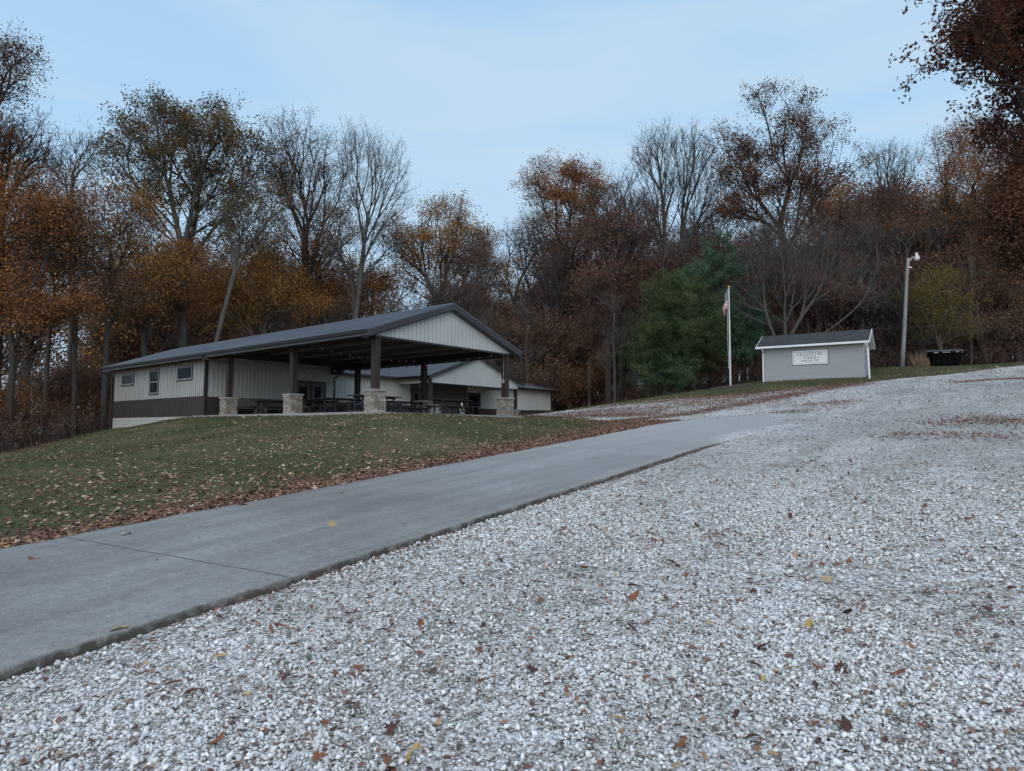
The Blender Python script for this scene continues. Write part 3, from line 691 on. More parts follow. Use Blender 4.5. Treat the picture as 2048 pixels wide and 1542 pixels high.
mb = MB(); text(mb, 'PARK', cxs, sz0+SHt*.38, SHt*.185, SW*.055, SW*.034, .022)
mb.box(cxs-SW*.26, cxs-SW*.20, -.049, -.0455, sz0+SHt*.46, sz0+SHt*.48).box(cxs+SW*.20, cxs+SW*.26, -.049, -.0455, sz0+SHt*.46, sz0+SHt*.48); mb.build('lettering', ink, sg)
mb = MB(); text(mb, 'ESTABLISHED 2008', cxs, sz0+SHt*.235, SHt*.075, SW*.018, SW*.0148, .012); mb.build('lettering', ink, sg)
# white post beside the shed
P = at(1739.5, 765, 41.2); zb = H(P[0], P[1])
wp = empty('white_post', (P[0], P[1], zb), 0, 'plain white marker post standing at the gravel edge by the shed corner', 'post')
MB().tube([(0, 0, -.3), (-.05, 0, 1.9)], .055, 12).build('shaft', white_paint, wp); MB().tube([(-.05, 0, 1.9), (-.05, 0, 1.93)], [.06, .045], 12).build('post_cap', white_paint, wp)

# ------------------------------------------------------------------ flagpole and flag
P = at(1461, 777, 40.0); zb = H(P[0], P[1]); PF = (P[0], P[1], zb)
fp = empty('flagpole', PF, 0, 'tall aluminium flagpole with gold ball on top in front of the pines', 'flagpole')
HF = (ray(1457, 577)[2]*P[1]+EYE)-zb
MB().tube([(0, 0, 0), (0, 0, HF*.5), (0, 0, HF)], [.06, .055, .035], 14).build('pole', bare_metal, fp, False)
bs = MB(); 
import bmesh
def sphere(name, r, m, par, loc):
    me = bpy.data.meshes.new(name); bm = bmesh.new(); bmesh.ops.create_uvsphere(bm, u_segments=16, v_segments=10, radius=r); bm.to_mesh(me); bm.free()
    o = link(name, me, m, par, True); o.location = loc; return o
sphere('finial_ball', .075, gold, fp, (0, 0, HF+.09)); MB().tube([(0, 0, HF), (0, 0, HF+.05)], .03, 8).build('truck', bare_metal, fp)
MB().tube([(-.10, -.02, HF-.05), (-.13, -.02, HF*.5), (-.08, -.02, 1.2)], .008, 5).build('halyard', white_paint, fp)
MB().box(-.12, -.04, -.03, .03, 1.15, 1.2).build('cleat', bare_metal, fp)
mulch = vary('dark_mulch', (.02, .016, .013), (.06, .045, .035), 12, .95, bump=.8)
mb = MB(); ring = []
for k in range(26):
    a = 2*PI*k/26; rr_ = .95+.08*math.sin(3*a); x_, y_ = PF[0]+rr_*math.cos(a)*1.35, PF[1]+rr_*math.sin(a); ring.append((x_, y_, H(x_, y_)+.03))
ring2 = [(PF[0]+(x_-PF[0])*.85, PF[1]+(y_-PF[1])*.85, H(x_, y_)+.11) for x_, y_, z_ in ring]
vs = [(x_, y_, z_-.2) for x_, y_, z_ in ring]+ring+ring2+[(PF[0], PF[1], PF[2]+.12)]
fs = [(i, (i+1) % 26, 26+(i+1) % 26, 26+i) for i in range(26)]+[(26+i, 26+(i+1) % 26, 52+(i+1) % 26, 52+i) for i in range(26)]+[(52+i, 52+(i+1) % 26, 78) for i in range(26)]
bd = mb.add(vs, fs).build('mulch_bed', mulch); tag(bd, 'round dark mulch bed around the foot of the flagpole', 'flower bed')
# limp flag: folded cloth grid, hoist along the pole
fl = empty('flag', (PF[0]-.06, PF[1], zb+HF), 0, 'limp red, white and blue striped flag hanging from the flagpole', 'flag')
nu, nv = 60, 26; FW, FH = 1.85, 1.12
vs = []; uvs = []
for j in range(nv+1):
    for i in range(nu+1):
        s_ = i/nu; t_ = j/nv                       # s along the fly, t down the hoist
        # the fly end drops: points hang down with gathers
        drop = 1.02*s_*FW*(.93)
        off = .05+.16*s_+1.5*.34*math.sin(PI*min(1, s_*1.15))*(.25+.75*t_)*.55
        fold = .075*math.sin(t_*15+s_*4)*(.25+s_)+.02*math.sin(31*t_)
        x_ = -.03-off*(.75)-(1-t_)*.06*s_-.03*math.sin(9*s_+6*t_)
        z_ = -.12-t_*FH*(1-.55*s_)-drop*.72*(1-.12*t_)
        vs.append((x_+.3*fold*.6, fold, z_)); uvs.append((s_, 1-t_))
fs = [(j*(nu+1)+i, j*(nu+1)+i+1, (j+1)*(nu+1)+i+1, (j+1)*(nu+1)+i) for j in range(nv) for i in range(nu)]
me = bpy.data.meshes.new('cloth'); me.from_pydata(vs, [], fs); uvl = me.uv_layers.new(name='UVMap')
for lp in me.loops: uvl.data[lp.index].uv = uvs[lp.vertex_index]
fm, t, b = mat('flag_cloth', (.6, .6, .6), .8)
uvn = N(t, 'ShaderNodeUVMap'); uvn.uv_map = 'UVMap'; sp_ = N(t, 'ShaderNodeSeparateXYZ'); L(t, uvn, 0, sp_, 0)
def math_(t, op, a, b_=None, v1=None):
    n_ = N(t, 'ShaderNodeMath', operation=op); L(t, a[0], a[1], n_, 0)
    if b_ is not None: L(t, b_[0], b_[1], n_, 1)
    if v1 is not None: n_.inputs[1].default_value = v1
    return n_
st = math_(t, 'MULTIPLY', (sp_, 1), v1=13.0); fl_ = math_(t, 'FLOOR', (st, 0)); md = math_(t, 'MODULO', (fl_, 0), v1=2.0)   # row 0 and 12 red
mxs = N(t, 'ShaderNodeMixRGB', ins={1: (.46, .008, .02, 1), 2: (.80, .80, .82, 1)}); L(t, md, 0, mxs, 0)
cu = math_(t, 'LESS_THAN', (sp_, 0), v1=.40); cv = math_(t, 'GREATER_THAN', (sp_, 1), v1=6/13); ca = math_(t, 'MULTIPLY', (cu, 0), (cv, 0))
# stars: offset dot lattice
def frac(sx, ox, src):
    a_ = math_(t, 'MULTIPLY', (sp_, src), v1=sx); b2 = math_(t, 'ADD', (a_, 0), v1=ox); c_ = math_(t, 'FRACT', (b2, 0)); d_ = math_(t, 'SUBTRACT', (c_, 0), v1=.5); return math_(t, 'MULTIPLY', (d_, 0), (d_, 0))
def dots(o1, o2):
    a_ = frac(6/.40, o1, 0); b2 = frac(5*13/7, o2, 1); s2_ = math_(t, 'ADD', (a_, 0), (b2, 0)); return math_(t, 'LESS_THAN', (s2_, 0), v1=.05)
d1, d2 = dots(0, .2), dots(.5, .7); dd = math_(t, 'MAXIMUM', (d1, 0), (d2, 0))
ms = N(t, 'ShaderNodeMixRGB', ins={1: (.018, .03, .12, 1), 2: (.72, .72, .74, 1)}); L(t, dd, 0, ms, 0)
mf = N(t, 'ShaderNodeMixRGB'); L(t, ca, 0, mf, 0); L(t, mxs, 0, mf, 1); L(t, ms, 0, mf, 2); L(t, mf, 0, b, 'Base Color')
cl_ = link('cloth', me, fm, fl, True); sm_ = cl_.modifiers.new('thick', 'SOLIDIFY'); sm_.thickness = .004

# ------------------------------------------------------------------ light pole
P = at(1804, 741, 48.0); zb = H(P[0], P[1]); T_ = at(1817, 516, 48.0); 
ut = empty('light_pole', (P[0], P[1], zb), 0, 'leaning weathered wooden light pole with a small white lamp, right of the shed', 'light pole')
dx_, hz_ = T_[0]-P[0], T_[2]-zb
pole_m = vary('weathered_pole', (.16, .155, .15), (.30, .29, .275), 2.5, .9, stretch=(7, 7, .35), bump=.5)
pts = [(dx_*k/6+.03*math.sin(k), 0, hz_*k/6-.3*(k == 0)) for k in range(7)]
MB().tube(pts, [.145, .138, .128, .12, .112, .104, .095], 14).build('pole', pole_m, ut, True)
mb = MB().tube([(dx_+.05, -.05, hz_-.25), (dx_+.22, -.10, hz_+.02), (dx_+.42, -.14, hz_+.05)], .03, 8); arm = mb.build('lamp_arm', bare_metal, ut)
MB().tube([(dx_+.5, -.15, hz_-.16), (dx_+.5, -.15, hz_+.1), (dx_+.5, -.15, hz_+.13), (dx_+.5, -.15, hz_+.32), (dx_+.5, -.15, hz_+.36)], [.19, .20, .10, .09, .04], 16).build('lamp_head', bare_metal, arm)
MB().tube([(dx_+.5, -.15, hz_-.17), (dx_+.5, -.15, hz_-.24)], [.15, .11], 14).build('lamp_lens', bulb_m, arm)
MB().box(dx_-.12, dx_+.12, -.16, -.10, hz_-.75, hz_-.68).build('bracket', bare_metal, ut)
for z_ in (2.1, 1.85): MB().box(dx_*z_/hz_-.03, dx_*z_/hz_+.03, -.185, -.13, z_, z_+.07).build('tag_plate', poly_m, ut)

# ------------------------------------------------------------------ dumpster
P = at(1891, 744, 47.5); zb = H(P[0], P[1])
dm = empty('dumpster', (P[0], P[1], zb), math.radians(-24), 'black steel dumpster with grey lid and small stickers at the gravel edge', 'dumpster')
dblack = vary('dumpster_paint', (.004, .004, .005), (.009, .009, .010), 3, .85, 0, .1)
dside = vary('dumpster_side', (.030, .032, .026), (.05, .05, .042), 3, .8, 0, .15)
lidm = vary('lid_plastic', (.05, .05, .055), (.08, .08, .09), 3, .45)
b0, b1, hD = .80, .98, 1.02
mb = MB(); vs = [(-b0, -.45, .1), (b1-.1, -.45, .1), (b1-.1, .55, .1), (-b0, .55, .1), (-b1, -.78, hD), (b1-.06, -.78, hD), (b1-.06, .62, hD+.12), (-b1, .62, hD+.12)]
mb.add(vs, [(3,2,1,0), (4,5,6,7), (0,1,5,4), (2,3,7,6), (3,0,4,7), (1,2,6,5)]); bx_ = mb.build('bin', dblack, dm)
mb = MB()
for x_ in (-.55, -.2, .2, .55): mb.prism([(x_-.03, -.452, .1), (x_+.03, -.452, .1), (x_+.03*1.1, -.782, hD-.16), (x_-.03*1.1, -.782, hD-.16)], (0, -.04, 0))
mb.build('rib', dblack, bx_)
MB().box(-b1-.03, b1, -.82, -.775, hD-.16, hD+.02).build('rim', dblack, bx_)
MB().prism([(b1-.098, -.44, .12), (b1-.098, .54, .12), (b1-.058, .6, hD+.05), (b1-.058, -.76, hD-.05)], (.03, 0, 0)).build('side_plate', dside, bx_)
for s_ in (-1, 1): MB().prism([(s_*b1*.995, -.3, .72), (s_*b1*.995, .25, .72), (s_*b1*.995, .25, .9), (s_*b1*.995, -.3, .9)], (s_*.12, 0, 0)).build('fork_pocket', dblack, bx_)
for x0_, x1_ in ((-b1-.24, -.01), (.01, b1+.0)):
    MB().prism([(x0_, -.95, hD+.02), (x0_, -.2, hD+.16), (x0_, .66, hD+.26), (x0_, .66, hD+.2), (x0_, -.95, hD-.03)], (x1_-x0_, 0, 0)).build('lid', lidm, dm)
stk = vary('faded_sticker', (.42, .42, .40), (.55, .54, .50), 9, .7)
for x0_, x1_, z0_, z1_ in ((-.78, -.5, hD-.13, hD-.06), (-.28, .2, hD-.12, hD+.05), (.5, .74, hD-.11, hD-.0), (.86, .93, hD-.14, hD-.08)):
    MB().box(x0_, x1_, -.826, -.821, z0_, z1_).build('sticker', stk, bx_)
for x_ in (-.7, .7): 
    for y_ in (-.3, .4): MB().tube([(x_-.02, y_, .06), (x_+.02, y_, .06)], .06, 10).build('caster', black_metal, dm)
# ================================================================== ground
def AC(a, c): return a*A2 + c*C2
G_poly = [AC(-40, 4.87), AC(26, 4.87), AC(26, 9.1), np.array([3.7, 29.0]), np.array([2.4, 33.0]), np.array([.8, 38]), np.array([.5, 44]), np.array([3.5, 49])]
for p_ in ((1150, 821), (1200, 812), (1260, 806), (1320, 800), (1400, 796), (1470, 791), (1526, 786), (1640, 773), (1700, 770), (1740, 765), (1800, 757), (1900, 749), (1960, 741), (2047, 731)): G_poly.append(hit(*p_)[:2])
G_poly += [np.array([70., 62.]), np.array([70., -40.])]
G_poly = np.array(G_poly)
def sdist(P, x_, y_):
    inside = np.zeros(len(x_), bool); d2 = np.full(len(x_), 1e9)
    n_ = len(P)
    for i in range(n_):
        x0, y0 = P[i]; x1, y1 = P[(i+1) % n_]
        ex, ey = x1-x0, y1-y0; t_ = np.clip(((x_-x0)*ex+(y_-y0)*ey)/(ex*ex+ey*ey), 0, 1)
        d2 = np.minimum(d2, (x_-x0-t_*ex)**2+(y_-y0-t_*ey)**2)
        cnd = (y0 > y_) != (y1 > y_)
        with np.errstate(divide='ignore', invalid='ignore'): inside ^= cnd & (x_ < (x1-x0)*(y_-y0)/(y1-y0)+x0)
    return np.where(inside, 1, -1)*np.sqrt(d2)
# woods edge (grass ends): polygon of the mown lawn
Wd = [AC(-60, 9)] + [np.array([-60, -30.]), np.array([-36, 12.]), np.array([-31, 28.]), np.array([-28.5, 37]), np.array([-27.5, 44]), np.array([-24, 52.]), np.array([-5, 66.]), np.array([4, 66.]),
      np.array([9.5, 57.]), np.array([12, 51.]), np.array([17, 51.5]), np.array([24, 53]), np.array([32, 55]), np.array([42, 54]), np.array([70, 58]), np.array([70, -40.]), AC(-60, 0)]
Wd = np.array(Wd)
ang = np.concatenate([np.radians(np.linspace(-48, 48, 330)), np.radians(np.linspace(52, 308, 52))])   # azimuth from +Y clockwise
rad = np.concatenate([[.35, .8, 1.3, 1.8], np.geomspace(2.2, 130, 250), np.geomspace(150, 4500, 14)])
AA, RR = np.meshgrid(ang, rad)
GX, GY = RR*np.sin(AA), RR*np.cos(AA); GZ = height(GX.ravel(), GY.ravel()).reshape(GX.shape)
GZ = np.where(RR > 300, -16-(RR-300)*.002, GZ)
nr, na = GX.shape
V_ = np.stack([GX.ravel(), GY.ravel(), GZ.ravel()], 1); V_ = np.vstack([V_, [[0, 0, H(0, 0)]]])
idx = np.arange(nr*na).reshape(nr, na); nxt = np.roll(idx, -1, axis=1)
F_ = np.stack([idx[:-1].ravel(), idx[1:].ravel(), nxt[1:].ravel(), nxt[:-1].ravel()], 1)
gsd = sdist(G_poly, V_[:, 0], V_[:, 1]); wsd = sdist(Wd, V_[:, 0], V_[:, 1])
cen = V_[F_].mean(1); isg = sdist(G_poly, cen[:, 0], cen[:, 1]) > -.25
nfo = sdist(Wd, cen[:, 0], cen[:, 1]) < 0
# ground shader shared by gravel lot, lawn and woodland floor
gm, t, b = mat('ground_cover', None, .95); b.inputs['Specular IOR Level'].default_value = .2
tco = N(t, 'ShaderNodeTexCoord')
def noise(t, sc_, det=6, rough=.6, src=None, dist=0.):
    n_ = N(t, 'ShaderNodeTexNoise', ins={'Scale': sc_, 'Detail': det, 'Roughness': rough, 'Distortion': dist}); L(t, tco if src is None else src, 'Object' if src is None else 0, n_, 'Vector'); return n_
def ramp(t, src, so, stops):
    r = N(t, 'ShaderNodeValToRGB'); L(t, src, so, r, 0); e = r.color_ramp.elements
    e[0].position, e[0].color = stops[0][0], (*stops[0][1], 1); e[1].position, e[1].color = stops[-1][0], (*stops[-1][1], 1)
    for p_, c_ in stops[1:-1]: q_ = e.new(p_); q_.color = (*c_, 1)
    return r
def mixc(t, a, b_, f, mode='MIX', fac=None):
    n_ = N(t, 'ShaderNodeMixRGB', blend_type=mode)
    if fac is not None: n_.inputs[0].default_value = fac
    else: L(t, f[0], f[1], n_, 0)
    for k_, s_ in ((1, a), (2, b_)):
        if isinstance(s_, tuple): n_.inputs[k_].default_value = (*s_, 1)
        else: L(t, s_, 0, n_, k_)
    return n_
def gravel_nodes(t):
    vo = N(t, 'ShaderNodeTexVoronoi', feature='F1', ins={'Scale': 44.0}); L(t, tco, 'Object', vo, 'Vector')
    v2 = N(t, 'ShaderNodeTexVoronoi', feature='F1', ins={'Scale': 21.0}); L(t, tco, 'Object', v2, 'Vector')
    sp1 = N(t, 'ShaderNodeSeparateXYZ'); L(t, vo, 'Color', sp1, 0)
    st1 = ramp(t, sp1, 0, [(0, (.15, .13, .12)), (.10, (.42, .40, .38)), (.3, (.74, .74, .735)), (.7, (.88, .88, .875)), (1, (.93, .93, .93))])
    gap = ramp(t, vo, 0, [(.52, (1, 1, 1)), (.80, (.32, .30, .28))])
    g1 = mixc(t, st1, gap, None, 'MULTIPLY', 1.0)
    sv = N(t, 'ShaderNodeSeparateXYZ'); L(t, v2, 'Color', sv, 0); rv = ramp(t, sv, 1, [(.1, (.64, .62, .60)), (.5, (.97, .97, .97)), (1, (1.15, 1.15, 1.15))]); g1 = mixc(t, g1, rv, None, 'MULTIPLY', 1.0)
    pt = noise(t, .7, 8, .62); pr_ = ramp(t, pt, 0, [(.30, (.78, .77, .76)), (.7, (1.0, 1.0, 1.0))])
    g2 = mixc(t, g1, pr_, None, 'MULTIPLY', 1.0)
    tm = N(t, 'ShaderNodeMapping'); tm.inputs['Rotation'].default_value = (0, 0, math.radians(32.6-90)); L(t, tco, 'Object', tm, 0); ts = N(t, 'ShaderNodeMapping'); ts.inputs['Scale'].default_value = (.05, .55, 1); L(t, tm, 0, ts, 0)
    tn = noise(t, 1.3, 4, .55, ts); tr_ = ramp(t, tn, 0, [(.38, (.80, .79, .775)), (.55, (1, 1, 1))]); g2 = mixc(t, g2, tr_, None, 'MULTIPLY', 1.0)
    p3 = noise(t, 5.0, 5, .7); pr3 = ramp(t, p3, 0, [(.33, (.72, .70, .68)), (.6, (1.04, 1.04, 1.04))])
    g3 = mixc(t, g2, pr3, None, 'MULTIPLY', 1.0)
    return g3, vo
g3, vo = gravel_nodes(t)
# grass soil
gn = noise(t, .35, 7, .6); gr1 = ramp(t, gn, 0, [(.30, (.036, .056, .020)), (.48, (.062, .074, .030)), (.68, (.13, .112, .062))])
gf = noise(t, 28.0, 5, .7); gr2 = ramp(t, gf, 0, [(.3, (.55, .55, .5)), (.7, (1.5, 1.4, 1.3))])
grass = mixc(t, gr1, gr2, None, 'MULTIPLY', 1.0)
# leaf litter floor
lv = N(t, 'ShaderNodeTexVoronoi', feature='F1', ins={'Scale': 10.0}); L(t, tco, 'Object', lv, 'Vector'); sl_ = N(t, 'ShaderNodeSeparateXYZ'); L(t, lv, 'Color', sl_, 0)
litter = ramp(t, sl_, 0, [(0, (.055, .034, .024)), (.4, (.12, .068, .044)), (.75, (.19, .105, .068)), (1, (.32, .22, .15))])
a1 = N(t, 'ShaderNodeAttribute', attribute_name='gsd'); a2_ = N(t, 'ShaderNodeAttribute', attribute_name='wsd'); a3 = N(t, 'ShaderNodeAttribute', attribute_name='leaf')
en = noise(t, 1.3, 6, .65); en2 = noise(t, 14.0, 4, .7)
def mask(att, amp, soft, off=0.):
    s1 = math_(t, 'SUBTRACT', (en, 0), v1=.5); s2_ = math_(t, 'MULTIPLY', (s1, 0), v1=amp); s3 = math_(t, 'SUBTRACT', (en2, 0), v1=.5); s4 = math_(t, 'MULTIPLY', (s3, 0), v1=soft*3)
    s5 = math_(t, 'ADD', (att, 2), (s2_, 0)); s6 = math_(t, 'ADD', (s5, 0), (s4, 0)); s7 = N(t, 'ShaderNodeMapRange', ins={1: -soft+off, 2: soft+off}); L(t, s6, 0, s7, 0); return s7
mg = mask(a1, .9, .12); mw = mask(a2_, 1.2, .3)
# leaf cover on lawn
lm = N(t, 'ShaderNodeMath', operation='ADD'); L(t, a3, 2, lm, 0); l2 = math_(t, 'SUBTRACT', (en2, 0), v1=.5); l3 = math_(t, 'MULTIPLY', (l2, 0), v1=1.6); L(t, l3, 0, lm, 1)
lmr = N(t, 'ShaderNodeMapRange', ins={1: .35, 2: .75}); L(t, lm, 0, lmr, 0)
c1 = mixc(t, grass, litter, (lmr, 0)); c2 = mixc(t, litter, c1, (mw, 0)); c3 = mixc(t, c2, g3, (mg, 0)); 
L(t, c3, 0, b, 'Base Color')
bph = ramp(t, vo, 0, [(0, (1, 1, 1)), (.8, (0, 0, 0))]); bpx = N(t, 'ShaderNodeBump', ins={'Strength': .8, 'Distance': .012}); L(t, bph, 0, bpx, 'Height')
bp2 = N(t, 'ShaderNodeBump', ins={'Strength': .5, 'Distance': .04}); L(t, gf, 0, bp2, 'Height'); L(t, bpx, 0, bp2, 'Normal'); L(t, bp2, 0, b, 'Normal')
# leaf cover attribute
def value_noise(x_, y_, s_, seed):
    r = np.random.RandomState(seed); T = r.rand(64, 64)
    x_ = x_/s_; y_ = y_/s_; xi = np.floor(x_).astype(int); yi = np.floor(y_).astype(int); fx = x_-xi; fy = y_-yi
    fx = fx*fx*(3-2*fx); fy = fy*fy*(3-2*fy); g_ = lambda a, c: T[a % 64, c % 64]
    return (g_(xi, yi)*(1-fx)+g_(xi+1, yi)*fx)*(1-fy)+(g_(xi, yi+1)*(1-fx)+g_(xi+1, yi+1)*fx)*fy
def leafdens(x_, y_):
    """how thick fallen leaves lie on the grass, 0..1"""
    a = x_*A2[0]+y_*A2[1]; c = x_*C2[0]+y_*C2[1]
    wob = value_noise(x_, y_, 1.5, 3); wob2 = value_noise(x_, y_, 5.0, 8)
    d = .13+.34*wob2*wob2+.22*sstep(.55, .85, value_noise(x_, y_, 3.2, 31))
    strip = np.exp(-np.maximum(0, c-9.0)/(.5+.7*wob+.03*np.maximum(a, 0)))*(.5+.4*wob+.02*np.clip(a, 0, 20))*(1-sstep(26, 31, a))
    band = np.exp(-((c-13.5-2*wob2)/1.6)**2)*.28*(a < 16)
    near = .35*np.exp(-((c-10.5)/1.8)**2)*(a < 9)
    fore = sstep(-.8, -2.2, sdist(G_poly, x_, y_))*0
    gd = -sdist(G_poly, x_, y_)
    rim = np.exp(-np.maximum(gd, 0)/.7)*.6*(a > 24)
    return np.clip(d*np.where(a > 34, .45, 1.)+strip+band+near+rim, 0, 1)
ld = leafdens(V_[:, 0], V_[:, 1])
def submesh(name, sel, label_kind):
    f_ = F_[sel]; used, inv_ = np.unique(f_.ravel(), return_inverse=True)
    me = npmesh(name, V_[used], inv_.reshape(f_.shape), {'gsd': ('POINT', 'FLOAT', gsd[used]), 'wsd': ('POINT', 'FLOAT', wsd[used]), 'leaf': ('POINT', 'FLOAT', ld[used]-.35)})
    o = link(name, me, gm, None, True); o['kind'] = 'structure'; return o
submesh('gravel_lot', isg & ~nfo, 0); submesh('lawn', ~isg & ~nfo, 0); submesh('woodland_floor', nfo, 0)

# ---- concrete drive
Ld = [AC(a, 9.0) for a in (-30, -12, 0, 6, 12, 18, 22)] + [hit(*p_)[:2] for p_ in ((1290, 853), (1350, 845), (1408, 838.6), (1486, 831.5), (1560, 829.5), (1625, 829))]
Rd = [AC(a, 4.87) for a in (-30, -12, 0, 5, 10, 14, 16)] + [hit(*p_)[:2] for p_ in ((1466, 882), (1510, 871), (1560, 861), (1600, 852), (1635, 843), (1662, 833))]
def resample(P, n_):
    P = np.array(P); d = np.concatenate([[0], np.cumsum(np.hypot(*np.diff(P, axis=0).T))]); k = np.arange(len(P)); t_ = np.linspace(0, len(P)-1, n_)
    return np.stack([np.interp(t_, k, P[:, 0]), np.interp(t_, k, P[:, 1])], 1)
nT, nC = 700, 30
Lp, Rp = resample(Ld, nT), resample(Rd, nT)
r_ = np.random.RandomState(2)
def smooth_noise(n_, s_, amp): q_ = np.interp(np.arange(n_), np.arange(0, n_+s_, s_), r_.randn(len(np.arange(0, n_+s_, s_)))); return q_*amp
tt = np.linspace(0, 1, nC)[None, :, None]
Rp2 = Rp + C2[None, :]*(smooth_noise(nT, 9, .012)+smooth_noise(nT, 2, .006))[:, None]; Lp2 = Lp + C2[None, :]*smooth_noise(nT, 5, .03)[:, None]
DP = Rp2[:, None, :]*(1-tt) + Lp2[:, None, :]*tt
def zdrive(x_, y_):
    a = x_*A2[0]+y_*A2[1]; c = x_*C2[0]+y_*C2[1]; f = (1-sstep(24, 34, a))*(1-sstep(1.5, 6, np.abs(c-6.9)-1.2))
    z = height0(x_, y_); zz = z*(1-f)+plane(x_, y_)*f
    return zz
DZ = zdrive(DP[..., 0], DP[..., 1]) + .006
DZ = DZ + np.interp(np.arange(nT)/nT, [0, .55, .66, 1], [0, 0, .012, .014])[:, None]
a_all = DP[..., 0]*A2[0]+DP[..., 1]*A2[1]
DZ -= .010*np.exp(-((tt[..., 0])/.006)**2)                       # worn edge
DV = np.concatenate([DP, DZ[..., None]], 2)
low = DV[:, :1].copy(); low[..., 2] -= .16; lowL = DV[:, -1:].copy(); lowL[..., 2] -= .12
DV = np.concatenate([low, DV, lowL], 1); nC2 = nC+2
ix = np.arange(nT*nC2).reshape(nT, nC2)
DF = np.stack([ix[:-1, :-1].ravel(), ix[:-1, 1:].ravel(), ix[1:, 1:].ravel(), ix[1:, :-1].ravel()], 1)[:, ::-1]
aa = DV[..., 0]*A2[0]+DV[..., 1]*A2[1]; cross = np.concatenate([[0], np.linspace(0, 1, nC), [1]])[None, :]*np.ones((nT, 1))
fade = np.maximum(sstep(.80, 1.0, np.arange(nT)/nT)[:, None]*np.ones((1, nC2)), sstep(15.5, 20, aa)*(1-sstep(.0, .30, cross))*1.0)
dm_, t, b = mat('drive_concrete', None, .85); b.inputs['Specular IOR Level'].default_value = .3
tco = N(t, 'ShaderNodeTexCoord')
n1 = noise(t, .45, 8, .62); n2 = noise(t, 90.0, 3, .7); mpd = N(t, 'ShaderNodeMapping'); mpd.inputs['Scale'].default_value = (.12, 1.6, 1); mpr = N(t, 'ShaderNodeMapping'); mpr.inputs['Rotation'].default_value = (0, 0, math.radians(32.6-90)); L(t, tco, 'Object', mpr, 0); L(t, mpr, 0, mpd, 0)
n3 = noise(t, 1.6, 6, .6, mpd)
cA = ramp(t, n1, 0, [(.3, (.175, .17, .16)), (.5, (.24, .235, .225)), (.7, (.285, .28, .27))]); cB = ramp(t, n3, 0, [(.36, (.78, .78, .79)), (.66, (1.08, 1.08, 1.07))]); c_ = mixc(t, cA, cB, None, 'MULTIPLY', 1.0)
cC = ramp(t, n2, 0, [(.35, (.66, .66, .66)), (.65, (1.3, 1.3, 1.3))]); n5 = noise(t, 12.0, 6, .75); cD = ramp(t, n5, 0, [(.36, (.80, .80, .80)), (.64, (1.12, 1.12, 1.12))]); c_ = mixc(t, c_, cD, None, 'MULTIPLY', 1.0); c4 = mixc(t, c_, cC, None, 'MULTIPLY', .85)
ds_ = N(t, 'ShaderNodeAttribute', attribute_name='dust'); c4 = mixc(t, c4, (.42, .415, .405), (ds_, 2)); edg = N(t, 'ShaderNodeAttribute', attribute_name='edge'); ee = noise(t, 7, 5, .7)
em = math_(t, 'MULTIPLY', (edg, 2), (ee, 0)); emr = N(t, 'ShaderNodeMapRange', ins={1: .30, 2: .62}); L(t, em, 0, emr, 0)
c5 = mixc(t, c4, (.060, .054, .042), (emr, 0))
# joint lines cut across the slab
ja = N(t, 'ShaderNodeAttribute', attribute_name='joint'); c6 = mixc(t, c5, (.06, .055, .05), (ja, 2))
vg, vo2 = gravel_nodes(t)
fa = N(t, 'ShaderNodeAttribute', attribute_name='fade'); fn = noise(t, 2.0, 7, .75); fs_ = math_(t, 'ADD', (fa, 2), (fn, 0)); fr_ = N(t, 'ShaderNodeMapRange', ins={1: .72, 2: 1.15}); L(t, fs_, 0, fr_, 0)
c7 = mixc(t, c6, vg, (fr_, 0)); L(t, c7, 0, b, 'Base Color')
bpd = N(t, 'ShaderNodeBump', ins={'Strength': .35, 'Distance': .004}); L(t, n2, 0, bpd, 'Height'); L(t, bpd, 0, b, 'Normal')
edge = np.zeros((nT, nC2)); edge[:, 0] = 2.2; edge[:, 1] = .95; edge[:, 2] = .0; edge[:, -1] = .6; edge[:, -2] = .5
me = npmesh('driveway', DV.reshape(-1, 3), DF, {'edge': ('POINT', 'FLOAT', edge), 'joint': ('POINT', 'FLOAT', np.zeros(nT*nC2)), 'fade': ('POINT', 'FLOAT', fade), 'dust': ('POINT', 'FLOAT', .75*sstep(4, 26, aa))})
dr = link('driveway', me, dm_); dr['kind'] = 'structure'
jl = mat('joint_dark', (.09, .085, .078), .95)[0]
mb = MB()
for a in (4.02, 11.2, -2.6):
    pr_ = None
    pts = []
    for k in range(41):
        c = 4.9+(8.98-4.9)*k/40; p_ = AC(a+.004*math.sin(k*.45)+.0025*math.sin(k*2.1), c); pts.append((p_[0], p_[1], float(plane(p_[0], p_[1]))+.010))
    n0 = len(mb.v); wd = .004 if a != 4.02 else .0045
    for p_ in pts: mb.v += [(p_[0]-A2[0]*wd, p_[1]-A2[1]*wd, p_[2]), (p_[0]+A2[0]*wd, p_[1]+A2[1]*wd, p_[2])]
    mb.f += [(n0+2*k, n0+2*k+1, n0+2*k+3, n0+2*k+2) for k in range(40)]
jo = mb.build('expansion_joint', jl, dr)

